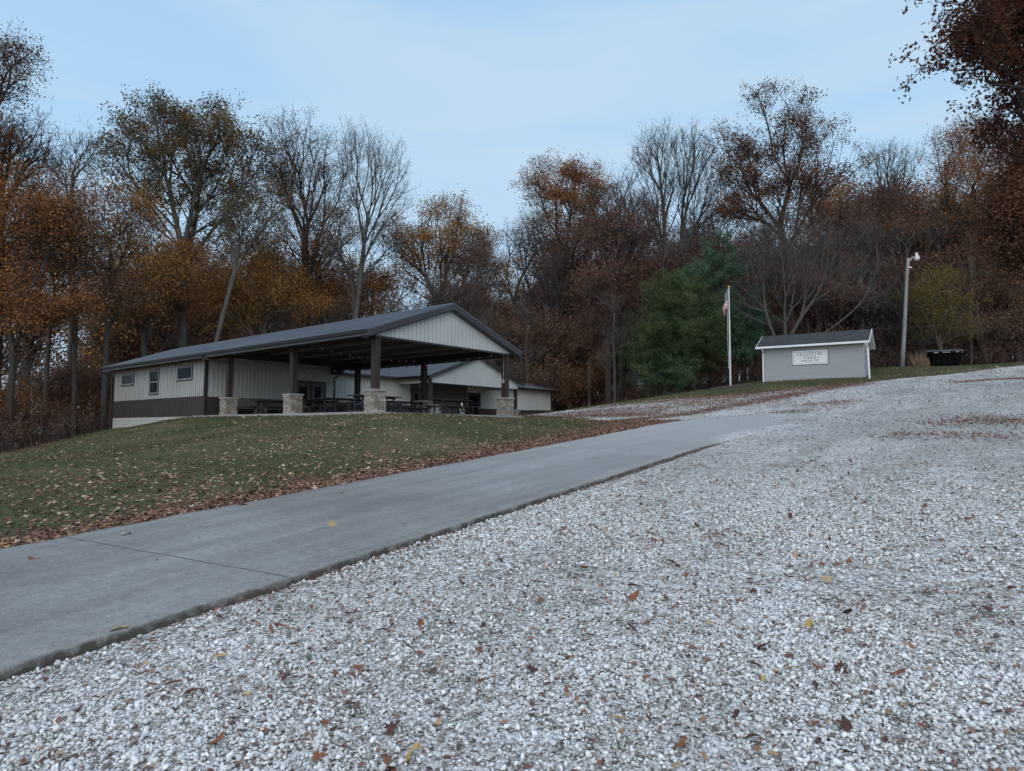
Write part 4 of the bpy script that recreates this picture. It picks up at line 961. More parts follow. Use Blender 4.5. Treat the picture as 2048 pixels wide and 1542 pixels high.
# ================================================================== loose stones (near field)
rs = np.random.RandomState(7)
t_ = (1+5**.5)/2
ico = np.array([(-1, t_, 0), (1, t_, 0), (-1, -t_, 0), (1, -t_, 0), (0, -1, t_), (0, 1, t_), (0, -1, -t_), (0, 1, -t_), (t_, 0, -1), (t_, 0, 1), (-t_, 0, -1), (-t_, 0, 1)])/math.sqrt(1+t_*t_)
icf = np.array([(0,11,5),(0,5,1),(0,1,7),(0,7,10),(0,10,11),(1,5,9),(5,11,4),(11,10,2),(10,7,6),(7,1,8),(3,9,4),(3,4,2),(3,2,6),(3,6,8),(3,8,9),(4,9,5),(2,4,11),(6,2,10),(8,6,7),(9,8,1)])
def scatter(n_, r0, r1, a0, a1, p=1.0):
    u_ = rs.rand(n_); r = np.sqrt(r0*r0+u_*(r1*r1-r0*r0)); a = np.radians(a0+(a1-a0)*rs.rand(n_)); return r*np.sin(a), r*np.cos(a), r
def rotmats(n_, tilt=None):
    q_ = rs.randn(n_, 4); q_ /= np.linalg.norm(q_, axis=1)[:, None]; w_, x_, y_, z_ = q_.T
    return np.stack([np.stack([1-2*(y_*y_+z_*z_), 2*(x_*y_-z_*w_), 2*(x_*z_+y_*w_)], 1), np.stack([2*(x_*y_+z_*w_), 1-2*(x_*x_+z_*z_), 2*(y_*z_-x_*w_)], 1), np.stack([2*(x_*z_-y_*w_), 2*(y_*z_+x_*w_), 1-2*(x_*x_+y_*y_)], 1)], 1)
def stones(name, n_, r0, r1, d0, d1, seed):
    n_ = int(n_*1.08); x_, y_, r = scatter(n_, r0, r1, -47, 54)
    c = x_*C2[0]+y_*C2[1]; keep = (c < 4.80+.03*rs.randn(n_)) & (rs.rand(n_) < np.interp(r, [r0, r1*.72, r1], [1, 1, .05])*(.35+.65*sstep(.28, .55, .6*value_noise(x_, y_, 1.1, 41)+.4*value_noise(x_, y_, .35, 42))))
    x_, y_, r = x_[keep], y_[keep], r[keep]; m = len(x_)
    s_ = d0*np.exp(rs.randn(m)*.38); s_ = np.clip(s_, d0*.5, d1)
    z_ = height(x_, y_) + s_*(.05+.55*rs.rand(m))
    # heaped slightly against the slab edge
    c = x_*C2[0]+y_*C2[1]; z_ += .012*sstep(4.4, 4.8, c)
    sh = ico[None]*(1+.30*rs.randn(m, 12, 1)).clip(.5, 1.6)
    sc3 = np.stack([np.ones(m), .5+.45*rs.rand(m), .32+.38*rs.rand(m)], 1)*(s_/2)[:, None]
    P_ = np.einsum('mij,mkj->mki', rotmats(m), sh*sc3[:, None, :]); P_[..., 2] *= .85
    P_ += np.stack([x_, y_, z_], 1)[:, None, :]
    F3 = (icf[None]+(np.arange(m)*12)[:, None, None]).reshape(-1, 3)
    return link(name, npmesh(name, P_.reshape(-1, 3), F3), stone_mat), m
stone_mat, t, b = mat('limestone_chips', None, .85); b.inputs['Specular IOR Level'].default_value = .25
geo = N(t, 'ShaderNodeNewGeometry')
sr_ = ramp(t, geo, 'Random Per Island', [(0, (.15, .125, .105)), (.07, (.34, .31, .275)), (.18, (.50, .49, .485)), (.38, (.66, .66, .665)), (.62, (.72, .715, .705)), (.83, (.82, .82, .81)), (1, (.90, .90, .90))])
tco = N(t, 'ShaderNodeTexCoord'); nq = noise(t, 60, 3, .6); nr_ = ramp(t, nq, 0, [(.3, (.82, .82, .82)), (.7, (1.1, 1.1, 1.1))]); sm2 = mixc(t, sr_, nr_, None, 'MULTIPLY', 1.0)
n_big = noise(t, .8, 6, .6); nb_ = ramp(t, n_big, 0, [(.3, (.84, .83, .82)), (.62, (1, 1, 1))]); sm3 = mixc(t, sm2, nb_, None, 'MULTIPLY', 1.0)
L(t, sm3, 0, b, 'Base Color')
o1, m1 = stones('gravel', 140000, 2.5, 6.2, .0182, .044, 1); o1['kind'] = 'stuff'; tag(o1, 'loose white limestone gravel in the foreground', 'gravel')
o2, m2 = stones('gravel', 135000, 6.2, 12.5, .0225, .048, 2); o2['kind'] = 'stuff'; tag(o2, 'loose white limestone gravel in the middle distance', 'gravel')
print('stones', m1, m2)

# ================================================================== leaves on the ground
leafcol, t, b = mat('fallen_leaf', None, .75); b.inputs['Specular IOR Level'].default_value = .3
geo = N(t, 'ShaderNodeNewGeometry')
lc = ramp(t, geo, 'Random Per Island', [(0, (.07, .03, .022)), (.3, (.16, .07, .042)), (.55, (.25, .13, .075)), (.75, (.36, .22, .135)), (.9, (.46, .33, .22)), (1, (.54, .42, .30))]); L(t, lc, 0, b, 'Base Color')
redleaf, t, b = mat('brown_leaf', None, .75); geo = N(t, 'ShaderNodeNewGeometry')
lc = ramp(t, geo, 'Random Per Island', [(0, (.055, .022, .017)), (.35, (.13, .047, .03)), (.7, (.21, .09, .052)), (.9, (.30, .16, .08)), (1, (.38, .24, .10))]); L(t, lc, 0, b, 'Base Color')
def leafmesh(name, x_, y_, s_, z_off, m_, lobed=False, lift=.35):
    n_ = len(x_); e_ = .15; z_ = height(x_, y_); nx = -(height(x_+e_, y_)-z_)/e_; ny = -(height(x_, y_+e_)-z_)/e_
    if lobed:
        th = np.linspace(0, 2*PI, 11)[:-1]; rr2 = np.array([1.0, .45, .85, .42, .7, .3, .7, .42, .85, .45])
        base = np.stack([rr2*np.cos(th), rr2*np.sin(th)*.8, np.zeros(10)], 1); base = np.vstack([base, [[0, 0, 0]]])
        fc = np.array([(i, (i+1) % 10, 10) for i in range(10)])
    else:
        base = np.array([(-1, 0, 0), (0, -.62, 0), (1, 0, 0), (0, .62, 0.)]); fc = np.array([(0, 1, 2), (0, 2, 3)])
    k_ = len(base); B3 = np.repeat(base[None], n_, 0)
    cu = (rs.rand(n_, 1)*lift*1.6-.1); B3[..., 2] = cu*(B3[..., 1]**2)*1.4 + (rs.rand(n_, 1)*.5*lift)*(B3[..., 0]**2)*rs.choice([-1, 1], (n_, 1)) + .12*lift*rs.randn(n_, k_)
    B3[..., 1] *= (1-.35*np.abs(cu))
    B3 *= (s_/2)[:, None, None]
    a = rs.rand(n_)*2*PI; ca, sa = np.cos(a), np.sin(a)
    X_ = B3[..., 0]*ca[:, None]-B3[..., 1]*sa[:, None]; Y_ = B3[..., 0]*sa[:, None]+B3[..., 1]*ca[:, None]
    tx, ty = rs.randn(n_)*lift*.6, rs.randn(n_)*lift*.6
    Z_ = B3[..., 2] - X_*(nx+tx)[:, None] - Y_*(ny+ty)[:, None]
    Z_ = Z_ - np.minimum(0, Z_.min(1))[:, None]*.6
    P_ = np.stack([X_+x_[:, None], Y_+y_[:, None], Z_+(z_+z_off)[:, None]], 2).reshape(-1, 3)
    F3 = (fc[None]+(np.arange(n_)*k_)[:, None, None]).reshape(-1, 3)
    return link(name, npmesh(name, P_, F3), m_)
def pick(x_, y_, dens): k_ = rs.rand(len(x_)) < dens; return x_[k_], y_[k_]
allx, ally = [], []
# lawn leaves by density
for r0, r1, rho in ((7, 16, 150), (16, 30, 110), (30, 55, 45)):
    area = math.radians(100)/2*(r1*r1-r0*r0); n_ = int(area*rho)
    x_, y_, r = scatter(n_, r0, r1, -50, 50); g_ = sdist(G_poly, x_, y_); w2 = sdist(Wd, x_, y_); c = x_*C2[0]+y_*C2[1]; a = x_*A2[0]+y_*A2[1]
    dx = x_-O2[0]; dy = y_-O2[1]; v = dx*Vd[0]+dy*Vd[1]; u = dx*Ud[0]+dy*Ud[1]
    okk = (g_ < 0) & (w2 > -2) & ((c > 9.0) | (a > 24)) & ~((v > -.7) & (v < 9) & (u > -.7)) & ~((v > 8) & (v < 32) & (u > 9.8))
    x_, y_ = x_[okk], y_[okk]; x_, y_ = pick(x_, y_, leafdens(x_, y_)**1.15)
    sz = rs.uniform(.05, .145, len(x_)); tag(leafmesh('leaf_litter', x_, y_, sz, np.full(len(x_), .012), leafcol, r1 < 31), 'tan and brown leaves strewn over the lawn', 'leaf litter', None, 'stuff'); print('lawn leaves', len(x_))
# rusty strip along the left edge of the drive
n_ = 26000; a = rs.uniform(-2, 27, n_); c = 9.0+np.abs(rs.randn(n_))*(.30+.035*np.clip(a, 0, 30)) - .03; P_ = a[:, None]*A2+c[:, None]*C2
k_ = rs.rand(n_) < np.interp(a, [0, 10, 18, 27], [.3, .55, .9, 1]); P_ = P_[k_]; tag(leafmesh('leaf_litter', P_[:, 0], P_[:, 1], rs.uniform(.06, .12, len(P_)), np.full(len(P_), .014), redleaf, True), 'rusty band of leaves along the left edge of the drive', 'leaf litter', None, 'stuff')
# leaves caught against the slab edge on the gravel side
n_ = 1500; a = rs.uniform(3, 16.5, n_); c = 4.84-np.abs(rs.randn(n_))*.05; k_ = rs.rand(n_) < .25+.75*value_noise(a, a*0, .7, 5)**2; P_ = (a[:, None]*A2+c[:, None]*C2)[k_]
tag(leafmesh('leaf_litter', P_[:, 0], P_[:, 1], rs.uniform(.03, .075, len(P_)), np.full(len(P_), .02), redleaf, True), 'brown leaves caught along the raised right edge of the drive', 'leaf litter', None, 'stuff')
# wandering leaf lines and scattered bits on the gravel
X_, Y_ = [], []
def leafline(pts, n_, wdt):
    P_ = np.array([hit(*p_)[:2] for p_ in pts]); Q_ = resample(P_, 200); i_ = rs.randint(0, 200, n_); k_ = rs.rand(n_) < .2+.8*value_noise(i_/9., i_*0., 1., 4); i_ = i_[k_]
    q_ = Q_[i_]+rs.randn(len(i_), 2)*wdt; X_.append(q_[:, 0]); Y_.append(q_[:, 1])
leafline([(1180, 846), (1290, 838), (1400, 824), (1500, 806), (1600, 788), (1700, 769)], 11000, .34)
leafline([(1130, 833), (1220, 832), (1330, 826)], 5200, .7)
leafline([(1200, 815), (1320, 803), (1440, 795), (1526, 789), (1640, 776), (1730, 768)], 9000, .5)
leafline([(1125, 828), (1250, 821), (1400, 808), (1520, 797)], 9000, 1.0); leafline([(1540, 826), (1600, 824), (1680, 812), (1720, 800)], 900, .35)
leafline([(1600, 812), (1690, 803)], 500, .25); leafline([(1920, 765), (1990, 759), (2080, 756)], 1600, .35); leafline([(1880, 850), (1960, 838), (2060, 845)], 2600, .8); leafline([(1780, 874), (1900, 868), (2070, 880)], 1100, .7)
leafline([(1470, 845), (1560, 838), (1640, 852)], 200, 1.0)
X_, Y_ = np.concatenate(X_), np.concatenate(Y_); sdx = sdist(G_poly, X_, Y_)
tag(leafmesh('leaf_litter', X_, Y_, rs.uniform(.05, .11, len(X_)), np.full(len(X_), .02), redleaf), 'rusty lines of leaves blown across the far gravel', 'leaf litter', None, 'stuff')
for r0, r1, rho, lb in ((13, 26, 60.0, 'small brown leaf fragments on the gravel in the middle distance'), (26, 55, 42.0, 'brown leaf fragments scattered over the far gravel')):
    n_ = int(math.radians(100)/2*(r1*r1-r0*r0)*rho); x_, y_, r = scatter(n_, r0, r1, -50, 50); k_ = (sdist(G_poly, x_, y_) > 0) & (rs.rand(n_) < .15+1.0*value_noise(x_, y_, 2.2, 12)**1.6+.5*sstep(6, 25, x_)); x_, y_ = x_[k_], y_[k_]
    tag(leafmesh('leaf_litter', x_, y_, np.clip(.035*np.exp(rs.randn(len(x_))*.5), .02, .12)*(1 if r1 < 30 else 1.3), np.full(len(x_), .02), redleaf), lb, 'leaf litter', None, 'stuff')
# tiny bits among the near stones
n_ = 15000; x_, y_, r = scatter(n_, 2.5, 14, -47, 47); k_ = (x_*C2[0]+y_*C2[1]) < 4.8; tag(leafmesh('leaf_crumbs', x_[k_], y_[k_], rs.uniform(.016, .058, k_.sum()), np.full(k_.sum(), .018), redleaf), 'brown leaf crumbs between the near stones', 'leaf litter', None, 'stuff')
n_ = 520; x_, y_, r = scatter(n_, 5, 28, -45, 40); c = x_*C2[0]+y_*C2[1]; k_ = (c > 5.1) & (c < 8.9); tag(leafmesh('leaf_crumbs', x_[k_], y_[k_], rs.uniform(.015, .05, k_.sum()), np.full(k_.sum(), .036), redleaf), 'dark leaf crumbs on the concrete drive', 'leaf litter', None, 'stuff')
# weeds poking through
grassm, t, b = mat('grass_blade', None, .8); geo = N(t, 'ShaderNodeNewGeometry'); 
gc = ramp(t, geo, 'Random Per Island', [(0, (.026, .040, .014)), (.45, (.054, .073, .026)), (.75, (.095, .10, .042)), (1, (.21, .17, .10))]); L(t, gc, 0, b, 'Base Color')
def blades(name, x_, y_, h0, h1, wd, label, m_=grassm, z0=0.):
    n_ = len(x_); z_ = height(x_, y_)+z0; a = rs.rand(n_)*2*PI; h = rs.uniform(h0, h1, n_); ln = rs.randn(n_, 2)*.5*h[:, None]; w_ = rs.uniform(.6, 1.3, n_)*wd
    p0 = np.stack([x_-np.cos(a)*w_, y_-np.sin(a)*w_, z_-.01], 1); p1 = np.stack([x_+np.cos(a)*w_, y_+np.sin(a)*w_, z_-.01], 1); p2 = np.stack([x_+ln[:, 0], y_+ln[:, 1], z_+h], 1)
    P_ = np.stack([p0, p1, p2], 1).reshape(-1, 3); o = link(name, npmesh(name, P_, np.arange(n_*3).reshape(-1, 3)), m_); tag(o, label, 'grass', None, 'stuff'); return o
for r0, r1, rho, h0, h1, wd, lb in ((7.5, 15, 1500, .02, .055, .0035, 'short green grass at the near end of the lawn'), (15, 24, 520, .025, .06, .006, 'short green grass in the middle of the lawn'), (24, 60, 240, .03, .08, .012, 'short green grass at the far end of the lawn')):
    n_ = int(math.radians(96)/2*(r1*r1-r0*r0)*rho); x_, y_, r = scatter(n_, r0, r1, -48, 48); g_ = sdist(G_poly, x_, y_); w2 = sdist(Wd, x_, y_); c = x_*C2[0]+y_*C2[1]; a = x_*A2[0]+y_*A2[1]
    dx = x_-O2[0]; dy = y_-O2[1]; v = dx*Vd[0]+dy*Vd[1]; u = dx*Ud[0]+dy*Ud[1]
    k_ = (g_ < .0) & (w2 > 0) & ((c > 9.02) | (a > 25)) & ~((v > -.66) & (v < 9) & (u > -.66)) & ~((v > 8) & (v < 32) & (u > 9.8))
    k_ &= rs.rand(n_) < (1-.9*sstep(.35, .8, leafdens(x_, y_)))*(.25+.75*sstep(.25, .6, value_noise(x_, y_, 3.0, 21)))
    blades('grass', x_[k_], y_[k_], h0, h1, wd, lb); print('blades', k_.sum())
x_, y_, r = scatter(45, 3, 9, -35, 42); k_ = (x_*C2[0]+y_*C2[1]) < 4.5; x_, y_ = x_[k_], y_[k_]; x_ = np.repeat(x_, 26)+rs.randn(26*len(x_))*.03; y_ = np.repeat(y_, 26)+rs.randn(len(x_))*.03
blades('weed', x_, y_, .015, .05, .0025, 'tiny weeds growing through the gravel', z0=.015)
# individual leaves lying on the gravel and the drive
lmats = {}
for nm, cA_, cB_ in (('rust', (.15, .05, .025), (.24, .10, .05)), ('tan', (.34, .22, .13), (.45, .33, .21)), ('dark', (.055, .024, .018), (.10, .045, .03)), ('yellow', (.38, .23, .06), (.46, .32, .13))):
    lmats[nm] = vary('leaf_'+nm, cA_, cB_, 14, .7, spec=.3)
def leaf_shape(kind, m_, seed):
    r = np.random.RandomState(seed)
    if kind == 'oval': th = np.linspace(0, 2*PI, 15)[:-1]; ol = np.stack([np.cos(th), .42*np.sin(th)*(1-.25*np.cos(th))], 1)
    else:
        th = np.linspace(0, 2*PI, 21)[:-1]; rad_ = np.array([1., .62, .8, .38, .75, .5, .78, .36, .55, .3, .42, .3, .55, .36, .78, .5, .75, .38, .8, .62]); ol = np.stack([rad_*np.cos(th), rad_*np.sin(th)*.9], 1)
    n_ = len(ol); vs = []
    cu, cv = r.uniform(.2, .55), r.uniform(-.35, .45)
    for sc_ in (1., .5):
        for x_, y_ in ol*sc_: vs.append((x_, y_*(1-.25*cu), cu*y_*y_*1.5+cv*x_*x_+.05*r.randn()*sc_))
    vs.append((0, 0, 0)); vs = np.array(vs); vs[:, 2] -= vs[:, 2].min()-.02
    fs = [(i, (i+1) % n_, n_+(i+1) % n_, n_+i) for i in range(n_)]+[(n_+i, n_+(i+1) % n_, 2*n_) for i in range(n_)]
    b0_ = len(vs); vs = list(map(tuple, vs)); x_ = vs[n_//2][0]
    zz = vs[n_//2][2]
    vs += [(x_, -.015, zz), (x_, .015, zz), (x_-.45, .03, zz+.1), (x_-.45, 0, zz+.1)]; fs.append((b0_, b0_+1, b0_+2, b0_+3))
    me = bpy.data.meshes.new('fallen_leaf'); me.from_pydata(vs, [], fs); me.materials.append(m_); me.polygons.foreach_set('use_smooth', [True]*len(fs)); return me
shapes = {k_: [leaf_shape(s_, lmats[k_], 31+i*7+len(k_)) for i, s_ in enumerate(('lobed', 'oval', 'lobed', 'oval'))] for k_ in lmats}
def put_leaf(x_, y_, z_, s_, col_, v_, label, grp, rz=None, tilt=.25):
    o = bpy.data.objects.new('fallen_leaf', shapes[col_][v_]); COL.objects.link(o); o.location = (x_, y_, z_); o.scale = (s_/2,)*3
    o.rotation_euler = (rs.randn()*tilt, rs.randn()*tilt, rs.rand()*2*PI if rz is None else rz); tag(o, label, 'leaf', grp); return o
special = [(661, 1058, .15, 'tan', 0, 'curled tan leaf standing up alone in the middle of the drive', .3), (253, 1075, .13, 'tan', 1, 'flat pale leaf on the left part of the drive', 1.2), (67, 1126, .10, 'rust', 1, 'small red leaf on the drive near the left picture edge', .1),
 (683, 992, .08, 'rust', 2, 'small brown leaf on the drive above the curled one', .5), (485, 1016, .13, 'rust', 3, 'brown leaf at the lawn edge of the drive', .2), (1148, 1163, .06, 'rust', 0, 'small reddish leaf on the gravel near the picture centre', .5),
 (1651, 1167, .14, 'tan', 2, 'large tan leaf on the gravel right of centre', .4), (1940, 1240, .15, 'tan', 0, 'tan lobed leaf on the gravel near the right picture edge', .2), (236, 1273, .11, 'yellow', 1, 'yellow leaf touching the slab edge at the lower left', .6),
 (438, 1320, .09, 'yellow', 3, 'golden oval leaf on the lower left gravel', .4), (381, 1418, .09, 'tan', 1, 'pale tan oval leaf on the lower left gravel', .1), (490, 1402, .07, 'yellow', 0, 'orange yellow leaf right of the pale tan one', .2),
 (1057, 1340, .055, 'yellow', 1, 'small bright yellow leaf at the bottom centre', .9), (1236, 1445, .075, 'yellow', 3, 'yellow and brown leaf low right of centre', -.4), (979, 1064, .09, 'tan', 2, 'light leaf on the gravel just beside the drive edge', .3), (345, 1377, .09, 'rust', 3, 'long rusty leaf pointing up right on the lower left gravel', .5),
 (635, 1528, .09, 'rust', 0, 'rusty leaf at the bottom picture edge', .2), (432, 1497, .09, 'rust', 1, 'upright rusty oval leaf near the bottom left', 1.3), (837, 1315, .06, 'rust', 2, 'small rusty leaf at the bottom centre left', .3), (570, 1367, .08, 'dark', 0, 'dark curled leaf on the lower left gravel', .4), (697, 1420, .08, 'dark', 2, 'dark purple brown leaf low left of centre', .1)]
for px, py, s_, c_, v_, lb, rz in special:
    s_ *= 1.25; P_ = hit(px, py, 2.3); on = 4.87 < P_[0]*C2[0]+P_[1]*C2[1] < 9
    put_leaf(P_[0], P_[1], P_[2]+(.032 if on else .021), s_, c_, v_, lb, 'leaves lying singly on the drive and gravel', rz)
    if 'curled tan' in lb:
        o = bpy.data.objects['fallen_leaf']; o.rotation_euler = (1.1, .2, .3); o.location.z += .02
cnt = 0
names_ = {'rust': 'rusty brown fallen leaf lying on the white gravel', 'tan': 'pale tan fallen leaf lying on the white gravel', 'dark': 'dark brown fallen leaf lying on the white gravel', 'yellow': 'yellowish fallen leaf lying on the white gravel'}
while cnt < 270:
    x_, y_, r = scatter(1, 2.6, 13, -40, 41)
    c = float(x_[0]*C2[0]+y_[0]*C2[1])
    if c > 4.75 or rs.rand() > np.interp(r[0], [2.6, 4.5, 13], [1, .42, .16])*(.55+.45*sstep(-2, 5, float(x_[0]))): continue
    k_ = rs.choice(['rust', 'dark', 'tan', 'yellow'], p=[.5, .33, .09, .08])
    put_leaf(x_[0], y_[0], H(x_[0], y_[0])+.021, rs.uniform(.055, .13), k_, rs.randint(4), names_[k_], k_+' leaves scattered over the gravel', tilt=.35); cnt += 1
# ================================================================== trees
bark = {}
for nm, c0, c1 in (('grey', (.055, .051, .046), (.115, .108, .10)), ('dark', (.036, .031, .028), (.078, .068, .06)), ('brown', (.065, .053, .046), (.125, .105, .092)), ('pale', (.085, .08, .073), (.15, .142, .13))):
    bark[nm] = vary('bark_'+nm, c0, c1, 1.2, .95, spec=.1, stretch=(3, 3, .6), bump=.4)
def leafmat(name, stops, tr=.18):
    m, t, b = mat(name, None, .8); b.inputs['Specular IOR Level'].default_value = .15
    geo = N(t, 'ShaderNodeNewGeometry'); tcq = N(t, 'ShaderNodeTexCoord'); nz_ = N(t, 'ShaderNodeTexNoise', ins={'Scale': .45, 'Detail': 4.0}); L(t, tcq, 'Object', nz_, 'Vector')
    a_ = N(t, 'ShaderNodeMath', operation='MULTIPLY', ins={1: .45}); L(t, geo, 'Random Per Island', a_, 0)
    mr = N(t, 'ShaderNodeMapRange', ins={1: .3, 2: .7, 3: 0., 4: .55}); L(t, nz_, 0, mr, 0)
    s_ = N(t, 'ShaderNodeMath', operation='ADD'); L(t, a_, 0, s_, 0); L(t, mr, 0, s_, 1)
    r = ramp(t, s_, 0, stops); L(t, r, 0, b, 'Base Color')
    out = t.nodes['Material Output']; tl = N(t, 'ShaderNodeBsdfTranslucent'); L(t, r, 0, tl, 0); mx_ = N(t, 'ShaderNodeMixShader', ins={0: tr}); L(t, b, 0, mx_, 1); L(t, tl, 0, mx_, 2); L(t, mx_, 0, out, 0)
    return m
LM = {'rust': leafmat('leaves_rust', [(0, (0.105, 0.046, 0.025)), (.4, (0.221, 0.095, 0.041)), (.7, (0.354, 0.153, 0.050)), (1, (0.489, 0.247, 0.081))]),
      'orange': leafmat('leaves_orange', [(0, (0.116, 0.053, 0.021)), (.35, (0.252, 0.117, 0.034)), (.7, (0.406, 0.212, 0.055)), (1, (0.484, 0.297, 0.096))]),
      'brown': leafmat('leaves_brown', [(0, (0.079, 0.048, 0.037)), (.45, (0.168, 0.094, 0.067)), (.8, (0.262, 0.155, 0.101)), (1, (0.368, 0.239, 0.168))]),
      'olive': leafmat('leaves_olive', [(0, (0.040, 0.042, 0.018)), (.35, (0.085, 0.075, 0.030)), (.6, (0.150, 0.100, 0.042)), (1, (0.270, 0.150, 0.060))]),
      'oak': leafmat('leaves_dark_oak', [(0, (0.052, 0.028, 0.019)), (.4, (0.117, 0.054, 0.031)), (.75, (0.194, 0.088, 0.044)), (1, (0.260, 0.136, 0.062))]),
      'red': leafmat('leaves_dull_red', [(0, (0.073, 0.034, 0.030)), (.4, (0.145, 0.068, 0.054)), (.8, (0.216, 0.120, 0.076)), (1, (0.288, 0.203, 0.119))]),
      'pink': leafmat('leaves_pale_brown', [(0, (0.102, 0.051, 0.040)), (.4, (0.192, 0.108, 0.080)), (.8, (0.306, 0.181, 0.136)), (1, (0.373, 0.237, 0.169))]),
      'yellow': leafmat('leaves_yellow_green', [(0, (0.068, 0.062, 0.016)), (.4, (0.142, 0.113, 0.020)), (.8, (0.236, 0.174, 0.031)), (1, (0.312, 0.217, 0.041))]),
      'crimson': leafmat('leaves_crimson', [(0, (0.039, 0.019, 0.013)), (.4, (0.086, 0.032, 0.020)), (.75, (0.140, 0.054, 0.025)), (1, (0.183, 0.113, 0.035))], .3),
      'pine': leafmat('needles_pine', [(0, (0.031, 0.067, 0.039)), (.4, (0.057, 0.114, 0.065)), (.75, (0.098, 0.162, 0.096)), (1, (0.138, 0.200, 0.116))], .1),
      'hemlock': leafmat('needles_hemlock', [(0, (0.030, 0.046, 0.023)), (.4, (0.058, 0.086, 0.035)), (.75, (0.103, 0.124, 0.052)), (1, (0.158, 0.155, 0.070))], .1)}
def skeleton(rng, base, top, targets, bf=.35, seg=1.1, trunk_n=7, tip_r=.012, expo=2.25, sway=.25, forks=None, droop=0.):
    base = np.array(base, float); top = np.array(top, float)
    cap = len(targets)*6+400
    P_ = np.zeros((cap, 3)); par = np.full(cap, -1, int); pl = np.zeros(cap); n_ = 0
    for i in range(trunk_n):
        t_ = i/(trunk_n-1); p = base*(1-t_)+top*t_
        if 0 < i: p = p+np.array([rng.randn()*sway, rng.randn()*sway, 0])*min(1, t_*2)
        P_[n_] = p; par[n_] = n_-1; pl[n_] = 0 if n_ == 0 else pl[n_-1]+np.linalg.norm(p-P_[n_-1]); n_ += 1
    first = max(1, int(trunk_n*.35))
    d = np.linalg.norm(targets-top, axis=1); order = np.argsort(d)
    for j in order:
        q_ = targets[j]; dv = q_-P_[first:n_]; dist = np.sqrt((dv**2).sum(1))
        cost = dist*(1+.45*(dv[:, 2] < 0)) + bf*pl[first:n_]
        k = int(np.argmin(cost))+first; dist = dist[k-first]
        m_ = max(1, int(dist/seg)); p0 = P_[k].copy(); kk = k
        bend = np.array([rng.randn(), rng.randn(), abs(rng.randn())*.6-droop])*.11*dist
        for s_ in range(1, m_+1):
            t_ = s_/m_; p = p0*(1-t_)+q_*t_+bend*4*t_*(1-t_)*.6+(rng.randn(3)*.035*seg if s_ < m_ else 0)
            if n_ >= cap: break
            P_[n_] = p; par[n_] = kk; pl[n_] = pl[kk]+np.linalg.norm(p-P_[kk]); kk = n_; n_ += 1
    return P_[:n_].copy(), par[:n_].copy()
def smooth_sk(P_, par, it=5):
    n_ = len(P_)
    wgt = np.ones(n_)
    for i in range(n_-1, 0, -1): wgt[par[i]] += wgt[i]*.9
    w2 = wgt**2
    for _ in range(it):
        cs = np.zeros((n_, 3)); cw = np.zeros(n_); np.add.at(cs, par[1:], P_[1:]*w2[1:, None]); np.add.at(cw, par[1:], w2[1:])
        m_ = cw > 0; m_[0] = False; cm = cs[m_]/cw[m_][:, None]
        P_[m_] = .45*P_[m_]+.275*P_[par[m_]]+.275*cm
def twigs(rng, P_, par, per, ln, up=.35):
    """short twigs on the outer nodes, two generations"""
    n0 = len(P_); child = np.zeros(n0, int); np.add.at(child, par[1:], 1)
    tipi = np.where(child <= 1)[0]; tipi = tipi[tipi > 6]
    if len(tipi) == 0 or per == 0: return P_, par
    src = np.repeat(tipi, per); dr_ = P_[src]-P_[par[src]]; dr_ /= np.linalg.norm(dr_, axis=1)[:, None]+1e-6
    dv = dr_*.6+rng.randn(len(src), 3)*.6; dv[:, 2] += up; dv /= np.linalg.norm(dv, axis=1)[:, None]
    l1 = ln*(.6+.8*rng.rand(len(src))); A_ = P_[src]+dv*l1[:, None]
    i1 = n0+np.arange(len(src)); P2 = np.vstack([P_, A_]); par2 = np.concatenate([par, src])
    dv2 = dv*.7+rng.randn(len(src), 3)*.55; dv2[:, 2] += up*.5; dv2 /= np.linalg.norm(dv2, axis=1)[:, None]
    B_ = A_+dv2*(l1*.7)[:, None]; dv3 = dv*.6+rng.randn(len(src), 3)*.7; dv3 /= np.linalg.norm(dv3, axis=1)[:, None]; C_ = A_+dv3*(l1*.6)[:, None]
    return np.vstack([P2, B_, C_]), np.concatenate([par2, i1, i1])
def radii(P_, par, tip_r, expo):
    n_ = len(P_); acc = np.zeros(n_)
    child = np.zeros(n_, int); np.add.at(child, par[1:], 1); acc[child == 0] = tip_r**expo
    for i in range(n_-1, 0, -1): acc[par[i]] += acc[i]
    return acc**(1/expo)
